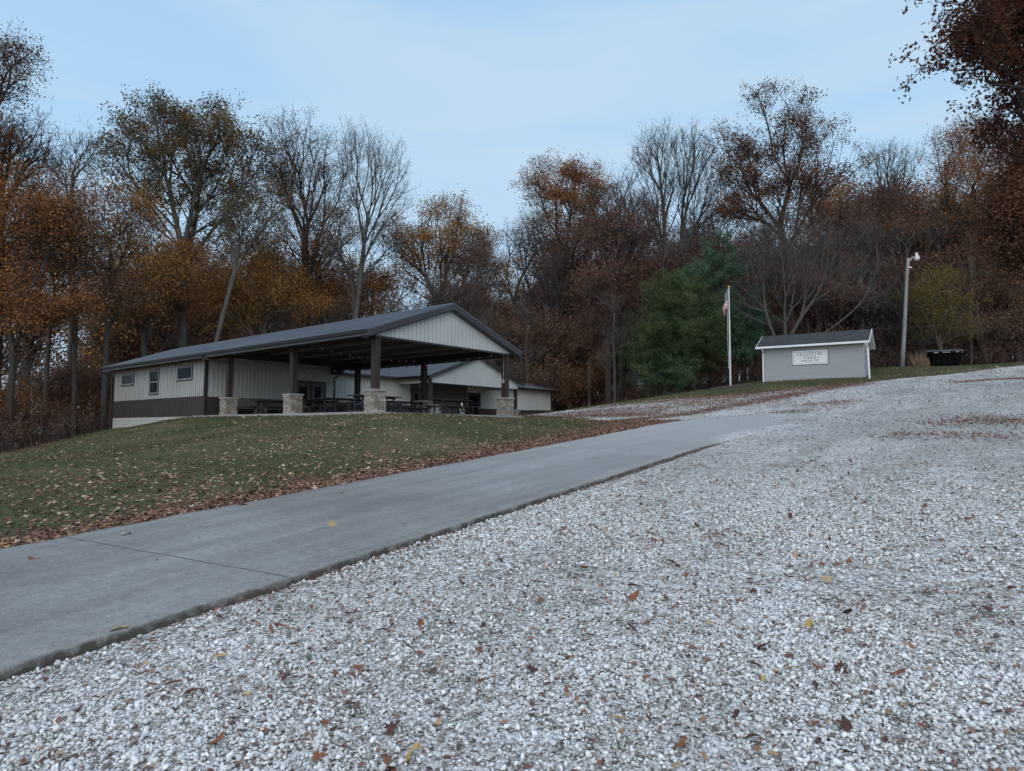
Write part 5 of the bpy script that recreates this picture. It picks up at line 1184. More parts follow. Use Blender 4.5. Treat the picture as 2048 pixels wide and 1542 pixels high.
def tubes(P_, par, R_):
    """vectorised tapered prisms for every edge"""
    i = np.arange(1, len(P_)); p0 = P_[par[i]]; p1 = P_[i]; r1 = R_[i]; r0 = np.minimum(R_[par[i]], r1*1.35+.004)
    out_v, out_f, off = [], [], 0
    d = p1-p0; ln = np.linalg.norm(d, axis=1); ok_ = ln > 1e-4; d = d/np.maximum(ln, 1e-6)[:, None]
    for sel, k in ((ok_ & (r1 < .03), 3), (ok_ & (r1 >= .03) & (r1 < .1), 5), (ok_ & (r1 >= .1), 9)):
        if not sel.any(): continue
        a, b_, dd, ra, rb = p0[sel], p1[sel], d[sel], r0[sel], r1[sel]
        ref = np.where(np.abs(dd[:, 2:3]) < .9, np.array([[0, 0, 1.]]), np.array([[1., 0, 0]])); u = np.cross(dd, ref); u /= np.linalg.norm(u, axis=1)[:, None]; w_ = np.cross(dd, u)
        th = 2*PI*np.arange(k)/k; ring = u[:, None, :]*np.cos(th)[None, :, None]+w_[:, None, :]*np.sin(th)[None, :, None]
        a = a-dd*(ra*.35)[:, None]; b_ = b_+dd*(rb*.3)[:, None]
        V0 = a[:, None, :]+ring*ra[:, None, None]; V1 = b_[:, None, :]+ring*rb[:, None, None]
        m_ = len(a); vv = np.concatenate([V0, V1], 1).reshape(-1, 3); bs_ = (np.arange(m_)*2*k)[:, None]+off; kk = np.arange(k); kn = (kk+1) % k
        q_ = np.stack([bs_+kk, bs_+kn, bs_+kn+k, bs_+kk+k], 2).reshape(-1, 4); out_v.append(vv); out_f.append(q_); off += len(vv)
    return np.vstack(out_v), np.vstack(out_f)
def leaves(rng, C_, per, spread, size, asp=.62, elong=False):
    src = np.repeat(np.arange(len(C_)), per); n_ = len(src); c = C_[src]+rng.randn(n_, 3)*spread*np.array([1, 1, .8])
    s_ = size*(.6+.8*rng.rand(n_)); R_ = rotm(rng, n_)
    base = np.array([(-.5, 0, 0), (0, -.5*asp, .06), (.5, 0, 0), (0, .5*asp, -.06)])
    if elong: base = np.array([(-.5, 0, 0), (0, -.06, 0), (.5, 0, 0), (0, .06, 0)])
    V0 = np.einsum('nij,kj->nki', R_, base)*s_[:, None, None]+c[:, None, :]
    return V0.reshape(-1, 3), np.arange(n_*4).reshape(-1, 4)
def rotm(rng, n_):
    q_ = rng.randn(n_, 4); q_ /= np.linalg.norm(q_, axis=1)[:, None]; w_, x_, y_, z_ = q_.T
    return np.stack([np.stack([1-2*(y_*y_+z_*z_), 2*(x_*y_-z_*w_), 2*(x_*z_+y_*w_)], 1), np.stack([2*(x_*y_+z_*w_), 1-2*(x_*x_+z_*z_), 2*(y_*z_-x_*w_)], 1), np.stack([2*(x_*z_-y_*w_), 2*(y_*z_+x_*w_), 1-2*(x_*x_+y_*y_)], 1)], 1)
def crown_points(rng, lobes, n_, shell=.55, clump=0, csd=.7):
    if clump:
        cc = crown_points(rng, lobes, max(12, n_//clump), .42); w_ = rng.rand(len(cc))+.25; k_ = rng.choice(len(cc), n_, p=w_/w_.sum())
        return cc[k_]+rng.randn(n_, 3)*csd*np.array([1, 1, .7])
    """lobes: centre (3) + radii (3); points fill their volume, denser outside"""
    lobes = np.array(lobes, float); vol = lobes[:, 3]*lobes[:, 4]*lobes[:, 5]; pr_ = vol**.75; pr_ /= pr_.sum()
    k_ = rng.choice(len(lobes), n_, p=pr_); d = rng.randn(n_, 3); d /= np.linalg.norm(d, axis=1)[:, None]; r = rng.rand(n_)**shell
    return lobes[k_, :3]+d*r[:, None]*lobes[k_, 3:]
TREES = []
def build_tree(name, base, lobes, label, cat='tree', group=None, bk='grey', leaf=None, nt=260, tw=2, twl=.55, per=3, spread=.32, size=.13, bf=.35, topf=None, tip=.0065, expo=2.12, seed=1, seg=1.1, up=.35, leaf_frac=1., sway=.18, minz=None, elong=False, rmul=1., asp=.62, droop=0., clump=None, csd=.62):
    """base/lobes are in world space; the tree's own frame starts at its foot"""
    if leaf and not elong: nt = int(nt*1.35); per = int(round(per*1.25))+1; size *= 1.0
    rng = np.random.RandomState(seed); base = np.array(base, float); lob = np.array(lobes, float); lob[:, :3] -= base
    T = crown_points(rng, lob, nt, clump=(clump if clump is not None else (13 if leaf and leaf_frac > .3 else 0)), csd=csd*(lob[:, 3:].mean()/3.)**.5)
    zlow = (lob[:, 2]-lob[:, 5]).min(); cx = np.average(lob[:, 0], weights=lob[:, 3]**2); cy = np.average(lob[:, 1], weights=lob[:, 3]**2); cz = np.average(lob[:, 2], weights=lob[:, 3]**2)
    if topf is None: topf = (cx*.6, cy*.6, max(1.5, zlow+.15*(cz-zlow)))
    else: topf = np.array(topf, float)-base
    P_, par = skeleton(rng, (0, 0, -.3), topf, T, bf=bf, seg=seg, sway=sway, droop=droop)
    smooth_sk(P_, par)
    P2, par2 = twigs(rng, P_, par, tw, twl, up)
    R_ = radii(P2, par2, tip, expo)*rmul
    fl_ = 1+.5*np.exp(-np.maximum(P2[:, 2], 0)/.5); R_ = np.where(np.arange(len(R_)) < 7, R_*fl_, R_)
    root = empty(name, base, 0, label, cat, group)
    vv, ff = tubes(P2, par2, R_); link('trunk', npmesh('trunk', vv, ff), bark[bk], root)
    if leaf:
        child = np.zeros(len(P2), int); np.add.at(child, par2[1:], 1); tips = P2[child == 0] if tw else P_[7:]
        tips = tips[rng.rand(len(tips)) < leaf_frac]
        if minz is not None: tips = tips[tips[:, 2] > minz]
        vv, ff = leaves(rng, tips, per if elong else int(per*1.45)+1, spread*(1 if elong else .66), size*(1 if elong else .9), asp, elong)
        link('crown', npmesh('crown', vv, ff), LM[leaf], root)
    TREES.append(root); return root
def px_tree(name, bx, D, lob, label, dz=0., topp=None, **k):
    """lobes given as sight-line positions (column, row, half width, half height) at a real distance D"""
    r = ray(bx, 780)*D; base = (r[0], D, H(r[0], D))
    LB = []
    for l_ in lob:
        px, py, rx, ry = l_[:4]; dd = D+(l_[4] if len(l_) > 4 else 0); P_ = at(px, py, dd); LB.append((P_[0], P_[1], P_[2], rx*dd/FPX, max(rx, ry)*dd/FPX*.9, ry*dd/FPX))
    if topp is not None: k['topf'] = at(*topp, D)
    return build_tree(name, base, LB, label, **k)

def px_grow(*a, **k): return px_tree(*a, **k)
# ---- trees one can tell apart, left to right
px_tree('oak_tree', -60, 40, [(-20, 150, 75, 65), (-60, 260, 80, 80), (20, 130, 35, 30)], 'dark reddish tree top leaning in at the upper left corner', bk='dark', leaf='oak', nt=420, per=4, size=.13, seed=2, spread=.35)
px_tree('bare_tree', -5, 44, [(20, 290, 95, 80), (-60, 330, 90, 100), (60, 330, 60, 60)], 'dark spreading bare tree at the left edge below the reddish top', bk='dark', nt=560, tw=3, twl=.6, tip=.0065, seed=3, leaf='brown', per=1, leaf_frac=.25, up=.6)
px_tree('bare_tree', 140, 58, [(150, 330, 50, 60), (175, 300, 35, 45), (120, 350, 40, 50)], 'thin bare tree top between the leftmost trees and the big oak', bk='grey', nt=230, tw=3, twl=.7, seed=4, up=.8)
px_tree('maple_tree', 22, 41, [(20, 440, 110, 90), (-20, 540, 90, 90), (90, 430, 70, 70), (60, 620, 90, 60)], 'orange brown maple nearest the left picture edge', bk='dark', leaf='rust', nt=620, per=6, size=.14, seed=5, spread=.45, rmul=.72)
px_tree('maple_tree', 95, 47, [(120, 450, 80, 90), (60, 520, 80, 90), (130, 580, 90, 70)], 'rusty maple second from the left edge with sky showing under it', bk='brown', leaf='rust', nt=420, per=4, size=.14, seed=6, spread=.45, rmul=.72)
px_tree('tulip_tree', 152, 44, [(160, 420, 85, 80), (130, 500, 60, 70), (200, 560, 70, 70)], 'straight dark trunked tree left of the park building', bk='dark', leaf='brown', nt=380, per=4, size=.14, seed=7, spread=.4, topp=(155, 480), rmul=.72)
px_tree('maple_tree', 210, 47.5, [(240, 420, 70, 70), (220, 500, 90, 80), (280, 560, 90, 80), (190, 620, 80, 60), (310, 500, 70, 60)], 'grey trunked orange maple beside the left corner of the building', bk='grey', leaf='orange', nt=520, per=5, size=.14, seed=8, spread=.45, topp=(216, 520), leaf_frac=.8, rmul=.72)
px_tree('oak_tree', 368, 55, [(260, 270, 55, 45), (330, 250, 65, 55), (420, 270, 80, 60), (490, 310, 55, 55), (270, 350, 70, 55), (370, 340, 95, 65), (470, 370, 70, 50), (400, 420, 95, 55), (230, 330, 40, 35), (520, 330, 35, 40), (300, 420, 60, 35)],
        'tallest broad oak with a forked grey trunk rising behind the left roof', bk='grey', leaf='olive', nt=900, tw=2, per=4, size=.19, spread=.4, seed=9, topp=(372, 540), bf=.62, tip=.0072, sway=.3, leaf_frac=.85, seg=1.4)
px_tree('oak_tree', 360, 58, [(300, 300, 70, 50), (450, 320, 80, 70), (360, 260, 70, 40)], 'russet crown mingling behind the tallest broad oak', bk='grey', leaf='rust', nt=380, per=3, size=.17, seed=10, leaf_frac=.7, bf=.6, topp=(370, 500))
px_tree('leaning_tree', 384, 51.5, [(500, 440, 60, 60), (540, 400, 45, 50), (470, 500, 40, 40)], 'slender pale tree leaning right beside the broad oak', bk='pale', leaf='olive', nt=230, per=3, size=.15, seed=11, topp=(478, 520), leaf_frac=.7, bf=.6, sway=.1)
px_tree('ash_tree', 612, 60, [(595, 290, 50, 60), (640, 320, 50, 60), (610, 380, 75, 65), (570, 350, 40, 60), (660, 400, 50, 60), (620, 460, 80, 60)], 'tall narrow ash with sparse dark leaves behind the pavilion roof', bk='dark', leaf='oak', nt=620, tw=3, twl=.7, per=2, size=.13, seed=12, topp=(610, 520), bf=.6, leaf_frac=.5, up=.9)
px_tree('ash_tree', 628, 61, [(650, 470, 70, 50), (590, 500, 70, 50), (650, 540, 60, 50)], 'lower rust coloured tree around the foot of the narrow ash', bk='grey', leaf='rust', nt=300, per=5, size=.14, seed=13, spread=.45, topp=(625, 560))
px_tree('bare_tree', 690, 56, [(735, 300, 60, 45), (775, 330, 50, 50), (700, 290, 40, 40), (745, 370, 75, 50), (790, 400, 45, 45), (760, 450, 65, 40)], 'tall completely bare tree with an open rounded top above the pavilion', bk='grey', nt=620, tw=3, twl=.55, seed=14, topp=(733, 440), bf=.7, rmul=.8, tip=.006, sway=.25, up=.5)
px_tree('bare_tree', 706, 57, [(660, 480, 60, 60), (720, 520, 50, 50), (780, 500, 50, 50)], 'thin bare tree leaning beside the tall rounded bare one', bk='grey', nt=220, tw=3, seed=15, leaf='rust', per=1, leaf_frac=.5)
px_tree('oak_tree', 872, 62, [(830, 480, 60, 45), (890, 460, 75, 45), (945, 480, 55, 45), (985, 520, 35, 35), (800, 520, 45, 40), (880, 520, 100, 50), (790, 570, 50, 40), (960, 560, 60, 50)], 'broad low orange oak right behind the pavilion ridge', bk='dark', leaf='orange', nt=760, per=5, size=.16, spread=.42, seed=16, bf=.5, topp=(875, 600), leaf_frac=.8)
px_tree('dogwood_tree', 945, 59, [(940, 520, 55, 60), (930, 590, 75, 55), (970, 580, 50, 60)], 'purple brown twiggy tree in front of the broad orange oak', bk='brown', leaf='red', nt=420, tw=3, twl=.7, per=2, size=.10, seed=17, up=.9, bf=.7)
px_tree('bare_tree', 1042, 66, [(1040, 500, 35, 45), (1065, 480, 30, 45), (1020, 560, 40, 40)], 'small thin bare tree in the gap right of the orange oak', bk='grey', nt=200, tw=3, twl=.7, seed=18, leaf='olive', per=1, leaf_frac=.35)
px_tree('oak_tree', 1140, 66, [(1110, 360, 50, 35), (1160, 360, 55, 40), (1090, 400, 45, 35), (1150, 420, 70, 45), (1190, 420, 35, 50), (1120, 460, 55, 35), (1180, 480, 40, 35)], 'russet oak with a rounded top left of the tall bare pair', bk='dark', leaf='rust', nt=620, per=5, size=.16, spread=.42, seed=19, bf=.5, topp=(1145, 560))
px_tree('oak_tree', 1108, 64, [(1070, 470, 45, 60), (1110, 520, 60, 50), (1060, 560, 55, 50)], 'thin leaved tree below the russet rounded oak', bk='grey', leaf='brown', nt=340, tw=3, per=2, size=.13, seed=20, leaf_frac=.6)
px_tree('bare_tree', 1235, 62, [(1240, 420, 60, 65), (1200, 460, 50, 60), (1280, 440, 50, 60)], 'brownish bare tree between the russet oak and the tall bare pair', bk='brown', nt=520, tw=3, twl=.7, seed=21, leaf='red', per=1, leaf_frac=.35, up=.8)
px_tree('bare_tree', 1332, 63, [(1320, 300, 55, 50), (1295, 330, 35, 60), (1340, 370, 50, 60), (1300, 420, 50, 60)], 'left one of the two tall bare trees against the sky', bk='grey', nt=420, tw=3, twl=.75, seed=22, topp=(1330, 470), bf=.8, up=1.0)
px_tree('bare_tree', 1358, 64, [(1385, 300, 45, 45), (1410, 330, 35, 50), (1375, 380, 45, 60), (1420, 400, 40, 60)], 'right one of the two tall bare trees against the sky', bk='grey', nt=380, tw=3, twl=.75, seed=23, topp=(1362, 470), bf=.8, up=1.0)
px_tree('oak_tree', 1585, 58, [(1560, 220, 55, 38), (1600, 240, 45, 45), (1490, 280, 55, 45), (1560, 300, 80, 50), (1630, 290, 45, 45), (1450, 300, 40, 40), (1440, 350, 35, 35), (1520, 360, 80, 45), (1620, 370, 70, 45), (1690, 350, 45, 35), (1560, 420, 80, 40), (1480, 410, 40, 30)],
        'largest dark leaved oak rising behind the shed', bk='dark', leaf='oak', nt=950, tw=2, per=4, size=.17, spread=.38, seed=24, topp=(1580, 500), bf=.5, tip=.0072, leaf_frac=.85, seg=1.4)
px_tree('bare_tree', 1563, 51, [(1600, 470, 90, 55), (1680, 500, 80, 60), (1530, 530, 60, 70), (1740, 570, 60, 50), (1620, 560, 90, 50), (1470, 600, 60, 40)], 'grey brushy bare tree fanning out directly behind the shed roof', bk='grey', nt=330, tw=3, twl=.8, seed=25, topp=(1566, 660), bf=.75, tip=.006, up=.7, sway=.15, leaf='brown', per=1, leaf_frac=.2)
px_tree('bare_tree', 1775, 70, [(1760, 330, 40, 45), (1800, 340, 40, 50), (1780, 390, 50, 50)], 'bare rounded tree top above the light pole', bk='dark', nt=340, tw=3, twl=.7, seed=26, topp=(1778, 450), bf=.7, up=.8)
px_tree('oak_tree', 1975, 57, [(1900, 310, 50, 40), (1960, 290, 60, 45), (1930, 370, 80, 60), (2010, 330, 60, 60), (1990, 420, 70, 60), (1870, 380, 35, 40)], 'golden brown oak below the overhanging crimson branches', bk='dark', leaf='rust', nt=680, per=6, size=.13, spread=.4, seed=27, bf=.4, topp=(1930, 520))
px_tree('oak_tree', 2260, 27, [(2050, 420, 50, 70), (2075, 500, 70, 70), (2030, 480, 35, 50), (2090, 330, 50, 70)], 'dark brown foliage hanging in from the right picture edge', bk='dark', leaf='oak', nt=620, per=6, size=.12, spread=.3, seed=28)
px_tree('birch_tree', 1944, 57, [(1945, 460, 35, 60), (1970, 520, 40, 60), (1925, 560, 30, 50)], 'slim pale birch stem right of the yellow green sapling', bk='pale', leaf='brown', nt=160, per=3, size=.11, seed=29, topp=(1943, 520), sway=.05, rmul=.7)
px_tree('young_tree', 1885, 52, [(1885, 590, 50, 45), (1900, 640, 50, 35), (1850, 610, 35, 40)], 'yellow green young tree at the woods edge above the dumpster', bk='brown', leaf='yellow', nt=300, per=4, size=.12, seed=30, spread=.3, leaf_frac=.8)
px_tree('maple_tree', 1240, 61, [(1235, 620, 60, 60), (1190, 660, 60, 60), (1280, 560, 60, 50)], 'dull red maple between the right wing and the evergreens', bk='grey', leaf='red', nt=560, per=4, size=.12, seed=31, spread=.4)
px_tree('sapling_tree', 1088, 62.5, [(1085, 690, 35, 40), (1110, 730, 35, 35), (1060, 740, 35, 35), (1120, 680, 30, 30)], 'pale pinkish brown small tree just right of the pavilion gable', bk='dark', leaf='pink', nt=340, per=4, size=.12, seed=32, spread=.3)
px_tree('maple_tree', 520, 57, [(520, 560, 80, 60), (460, 610, 70, 50), (590, 600, 80, 50), (500, 500, 50, 50)], 'bright orange maple showing above the middle of the long roof', bk='brown', leaf='orange', nt=640, per=6, size=.14, seed=33, spread=.42)
px_tree('maple_tree', 290, 53, [(300, 600, 80, 60), (260, 650, 70, 50), (340, 540, 60, 50)], 'rust and orange maple behind the low left end of the roof', bk='grey', leaf='rust', nt=460, per=6, size=.14, seed=34, spread=.42)
px_tree('maple_tree', 690, 63, [(700, 590, 70, 45), (760, 580, 60, 50), (640, 600, 60, 40)], 'rusty low tree behind the roof below the bare rounded one', bk='brown', leaf='rust', nt=460, per=5, size=.14, seed=35, spread=.45)
# ---- evergreens
px_tree('pine_tree', 1440, 55, [(1452, 498, 20, 16), (1440, 527, 42, 18), (1437, 565, 64, 22), (1450, 608, 66, 20), (1442, 650, 78, 20), (1455, 693, 62, 20), (1395, 560, 35, 25), (1490, 640, 30, 18)], 'soft blue green white pine with a rounded top behind the flagpole', bk='dark', leaf='pine', nt=680, tw=1, twl=.5, per=44, spread=.17, size=.30, elong=True, seed=40, bf=.3, topp=(1436, 560), rmul=.8)
px_tree('cedar_tree', 1325, 50, [(1345, 552, 16, 22), (1340, 590, 34, 18), (1335, 628, 50, 18), (1325, 668, 62, 18), (1322, 706, 70, 18), (1325, 742, 62, 14), (1330, 765, 45, 8)], 'dense yellow green cedar left of the flagpole with branches to the ground', bk='dark', leaf='hemlock', nt=760, tw=1, twl=.5, per=44, spread=.17, size=.25, elong=True, seed=41, bf=.3, topp=(1330, 610), rmul=.8)
px_tree('cedar_tree', 1388, 52, [(1390, 585, 18, 20), (1390, 622, 38, 16), (1394, 660, 52, 16), (1398, 698, 60, 16), (1396, 728, 50, 12)], 'middle evergreen with its bare dark trunk foot showing', bk='dark', leaf='hemlock', nt=420, tw=1, twl=.5, per=42, spread=.19, size=.26, elong=True, seed=42, bf=.3, topp=(1388, 660), rmul=1.1)
px_tree('holly_bush', 1325, 49.2, [(1328, 760, 30, 22)], 'small near black evergreen bush at the foot of the cedar', 'bush', bk='dark', leaf='pine', nt=160, per=20, spread=.15, size=.2, elong=True, seed=43)
# ---- the big near oak whose branches hang into the upper right
P = (17.2, 15.0)
nl = []
for px, py, rx, ry, D in ((1900, 40, 75, 45, 13.5), (1870, 110, 55, 30, 13.2), (1960, 110, 80, 45, 13.8), (1900, 160, 50, 25, 13.5), (1980, 170, 80, 40, 14.2), (1930, 215, 40, 14, 13.9), (2010, 215, 60, 30, 14.5), (1960, 20, 80, 50, 14), (2060, 60, 110, 70, 14.5), (2080, 170, 80, 60, 14.8), (2200, 100, 120, 120, 15), (2150, 270, 110, 60, 15.2), (2150, -100, 200, 120, 15), (2040, 270, 60, 35, 14.6), (2000, 60, 60, 60, 13.2), (1920, -60, 90, 60, 14.5)):
    q_ = at(px+(62 if px < 2020 else 25), py-8, D); nl.append((q_[0], q_[1], q_[2], rx*D/FPX, .9, ry*D/FPX))
nl += [(19, 12, 9, 4, 4, 3), (20, 18, 10, 4, 4, 3.5), (17, 16, 12, 4, 4, 3)]
def near_oak():
    rng = np.random.RandomState(77); base = np.array([P[0], P[1], H(*P)]); lob = np.array(nl); lob[:, :3] -= base
    nT_ = np.vstack([crown_points(rng, lob[:16], 1500, .5, 10, .24), crown_points(rng, lob[16:], 350)])
    P_, par = skeleton(rng, (0, 0, -.3), (-.3, 0, 4.5), nT_, bf=.25, seg=.5, sway=.15, droop=.3)
    P2, par2 = twigs(rng, P_, par, 2, .22, -.1); R_ = radii(P2, par2, .0032, 2.15)
    root = empty('oak_tree', base, 0, 'near oak with crimson brown lobed leaves overhanging the upper right corner', 'tree')
    vv, ff = tubes(P2, par2, R_); link('trunk', npmesh('trunk', vv, ff), bark['dark'], root)
    ch = np.zeros(len(P2), int); np.add.at(ch, par2[1:], 1); tips = P2[ch == 0]; src = np.repeat(np.arange(len(tips)), 6); n_ = len(src)
    c = tips[src]+rng.randn(n_, 3)*.09; s_ = .15*(.6+.7*rng.rand(n_))
    th = np.linspace(0, 2*PI, 13)[:-1]; rr_ = np.array([1., .35, .75, .33, .72, .3, .25, .3, .72, .33, .75, .35]); ol = np.stack([rr_*np.cos(th), rr_*.8*np.sin(th), .12*np.sin(3*th)], 1)*.5
    ol = np.vstack([ol, [[0, 0, .03]]]); fc = np.array([(i, (i+1) % 12, 12) for i in range(12)])
    R3 = rotm(rng, n_); V0 = np.einsum('nij,kj->nki', R3, ol)*s_[:, None, None]; V0[..., 2] *= 1.0; V0 += c[:, None, :]
    ff = (fc[None]+(np.arange(n_)*13)[:, None, None]).reshape(-1, 3); link('crown', npmesh('crown', V0.reshape(-1, 3), ff), LM['crimson'], root); print('oak leaves', n_)
    TREES.append(root)
near_oak()
# ---- the woods: a few generic kinds, every tree an object of its own
rw = np.random.RandomState(99)
kinds = []
def proto(nm, h, wd, leaf, bk_, seed, label, nt=300, per=4, size=.17, lf=1., tw=2, low=.35, up=.5, bf=.5):
    rng = np.random.RandomState(seed); lob = []
    for k in range(9):
        z = h*(low+(1-low)*rng.rand()*.92); w_ = wd*(.55+.45*math.sin(PI*min(1, max(0, (z/h-low)/(1-low)))))*.5
        lob.append((rng.randn()*wd*.18, rng.randn()*wd*.18, z, w_, w_, h*.11))
    lob.append((0, 0, h*.9, wd*.3, wd*.3, h*.1))
    o = build_tree(nm, (0, 0, 0), lob, label, group='trees of the woods behind the park', bk=bk_, leaf=leaf, nt=nt, per=per, size=size, leaf_frac=lf, tw=tw, twl=.8, spread=.5, seed=seed, topf=(0, 0, h*.55), up=up, bf=bf, tip=.0085, sway=.2)
    kinds.append(o); return o
desc = {}
for a_ in (('woodland_tree', 17, 7, 'brown', 'dark', 201, 'brown leaved woodland tree'), ('woodland_tree', 15, 7, 'rust', 'brown', 202, 'rust leaved woodland tree'),
           ('woodland_tree', 18, 6, 'brown', 'grey', 203, 'sparse brown woodland tree', 320, 3, .15, .6), ('woodland_tree', 13, 7, 'red', 'brown', 204, 'dull red woodland tree'),
           ('woodland_tree', 19, 6, None, 'grey', 205, 'bare grey woodland tree', 420, 0, .1, 1., 3), ('woodland_tree', 12, 7, 'orange', 'brown', 206, 'orange woodland tree'),
           ('woodland_tree', 16, 7, 'olive', 'dark', 207, 'olive brown woodland tree', 300, 4, .16, .8), ('woodland_tree', 15, 6, None, 'brown', 208, 'bare brown woodland tree', 420, 0, .1, 1., 3),
           ('understory_tree', 7, 5, 'brown', 'brown', 209, 'low brown understory tree', 300, 4, .13, .9, 2, .08), ('understory_tree', 6, 5, 'rust', 'brown', 210, 'low rusty understory tree', 300, 4, .13, .9, 2, .08),
           ('understory_tree', 6.5, 4.5, None, 'grey', 211, 'bare twiggy understory tree', 420, 0, .1, 1, 3, .08, .9),
           ('slender_tree', 14, 3.4, 'brown', 'pale', 212, 'slender pale stemmed tree', 130, 2, .12, .7, 2, .4), ('slender_tree', 12, 3.2, 'rust', 'grey', 213, 'slender grey stemmed tree', 120, 2, .12, .6, 2, .45)):
    o = proto(a_[0], a_[1], a_[2], a_[3], a_[4], a_[5], a_[6], *a_[7:]); o['_h'] = a_[1]; desc[o.name] = a_[6]
LMK = ((-1e9, 'beyond the lawn at the left'), (230, 'behind the long roof left end'), (480, 'behind the long roof middle'), (740, 'behind the pavilion gable'), (1040, 'behind the right wing'), (1260, 'behind the evergreens'), (1510, 'behind the shed'), (1780, 'beyond the light pole'), (1930, 'beyond the dumpster'))
def place(kind, px, D, sc_, first=False):
    r = ray(px, 780)*D; x_, y_ = r[0], D; z_ = H(x_, y_)
    if first: o = kind
    else:
        o = kind.copy(); COL.objects.link(o)
        for ch in kind.children: c_ = ch.copy(); COL.objects.link(c_); c_.parent = o
    o.location = (x_, y_, z_-.1); o.rotation_euler = (0, 0, rw.rand()*2*PI); o.scale = (sc_*(.85+.3*rw.rand()),)*2+(sc_,)
    zone = [n_ for a, n_ in LMK if px >= a][-1]; dep = 'front row' if D < 62 else ('mid woods' if D < 76 else 'deep inside')
    o['label'] = '%s %s, %s' % (desc[kind.name], zone, dep)
    o['group'] = '%ss %s, %s' % (desc[kind.name], zone, dep)
    return o
used = set()
def put(i, px, D, sc_): k_ = kinds[i]; place(k_, px, D, sc_, k_.name not in used); used.add(k_.name)
def skyline(px): return np.interp(px, [-200, 0, 130, 230, 500, 560, 760, 830, 1000, 1050, 1200, 1400, 1600, 1700, 1850, 1900, 2300], [420, 430, 440, 470, 500, 520, 560, 560, 590, 560, 450, 430, 450, 400, 395, 380, 380])
zone_pref = ((-1e9, (1, 1, 5, 0, 5)), (230, (1, 0, 2, 6, 5)), (560, (0, 2, 4, 1)), (1040, (3, 0, 2, 7, 4, 2)), (1280, (2, 4, 7, 2, 0)), (1640, (0, 2, 0, 7, 1, 4)))
def add_row(D0, D1, step, gap=0.):
    px = -130.
    while px < 2200:
        D = rw.uniform(D0, D1); px += step*rw.uniform(.55, 1.45)*60/D
        pref = [z for a, z in zone_pref if px >= a][-1]; i = pref[rw.randint(len(pref))]
        r = ray(px, 780)*D; zb = H(r[0], D); top_y = skyline(px)+rw.uniform(-35, 90)
        hgt = (ray(px, top_y)[2]*D+EYE)-zb; h0 = kinds[i]['_h']; s_ = hgt/h0
        if s_ < .35 or (px < 215 and rw.rand() < .8): continue
        if px < 230 and D < 60: s_ *= .8
        put(i, px, D, min(s_, 1.9))
add_row(66, 72, 88); add_row(76, 84, 74); add_row(88, 104, 72)
# understory along the woods edge
px = -120.
while px < 2180:
    px += rw.uniform(26, 52)*(1.25 if px < 205 else 1)
    if px < 60: D = rw.uniform(38, 46)
    elif px < 205: D = rw.uniform(51, 56)
    elif px < 1110: D = rw.uniform(60, 64)
    elif px < 1260: D = rw.uniform(60, 64)
    elif px < 1520: D = rw.uniform(58, 62)
    else: D = rw.uniform(56, 61)
    put(8+rw.randint(3) if px > 700 else 8+rw.randint(2), px, D, rw.uniform(.7, 1.25)*(.75 if px < 205 else 1))
px = 1050.
while px < 2200:   # slender trunks of the right-hand woods
    px += rw.uniform(30, 60); D = rw.uniform(60, 66); i = (0, 2, 7, 4, 3)[rw.randint(5)]
    zb = H(ray(px, 780)[0]*D, D); hgt = (ray(px, skyline(px)+rw.uniform(20, 120))[2]*D+EYE)-zb; put(i, px, D, max(.4, hgt/kinds[i]['_h']))
px = 1030.
while px < 2200:
    px += rw.uniform(24, 44); put((8, 9, 8, 10)[rw.randint(4)], px, rw.uniform(66, 78), rw.uniform(.9, 1.5))
px = 1125.
while px < 2120:
    px += rw.uniform(22, 60); put(11+rw.randint(2), px, rw.uniform(56.5, 62), rw.uniform(.65, 1.1))
px = 230.
while px < 1000:
    px += rw.uniform(60, 130); put(11+rw.randint(2), px, rw.uniform(56.5, 60), rw.uniform(.7, 1.1))
for k_ in kinds:
    if '_h' in k_.keys(): pass
for o in bpy.data.objects:
    if '_h' in o.keys(): del o['_h']
for k_ in kinds:
    if k_.name not in used:
        for ch in list(k_.children): bpy.data.objects.remove(ch)
        bpy.data.objects.remove(k_)
bylab = {}
for o in bpy.data.objects:
    if o.parent is None and 'label' in o.keys() and 'group' in o.keys() and ('front row' in o['label'] or 'mid woods' in o['label'] or 'deep inside' in o['label']): bylab.setdefault(o['label'], []).append(o)
ORD = ('leftmost', 'second from left', 'third from left', 'fourth from left', 'fifth from left', 'sixth from left', 'seventh from left', 'eighth from left', 'ninth from left', 'tenth from left')
for lb_, os_ in bylab.items():
    if len(os_) > 1:
        os_.sort(key=lambda o: o.location.x/o.location.y)
        for k_, o in enumerate(os_): o['label'] = lb_+', '+ORD[min(k_, 9)]
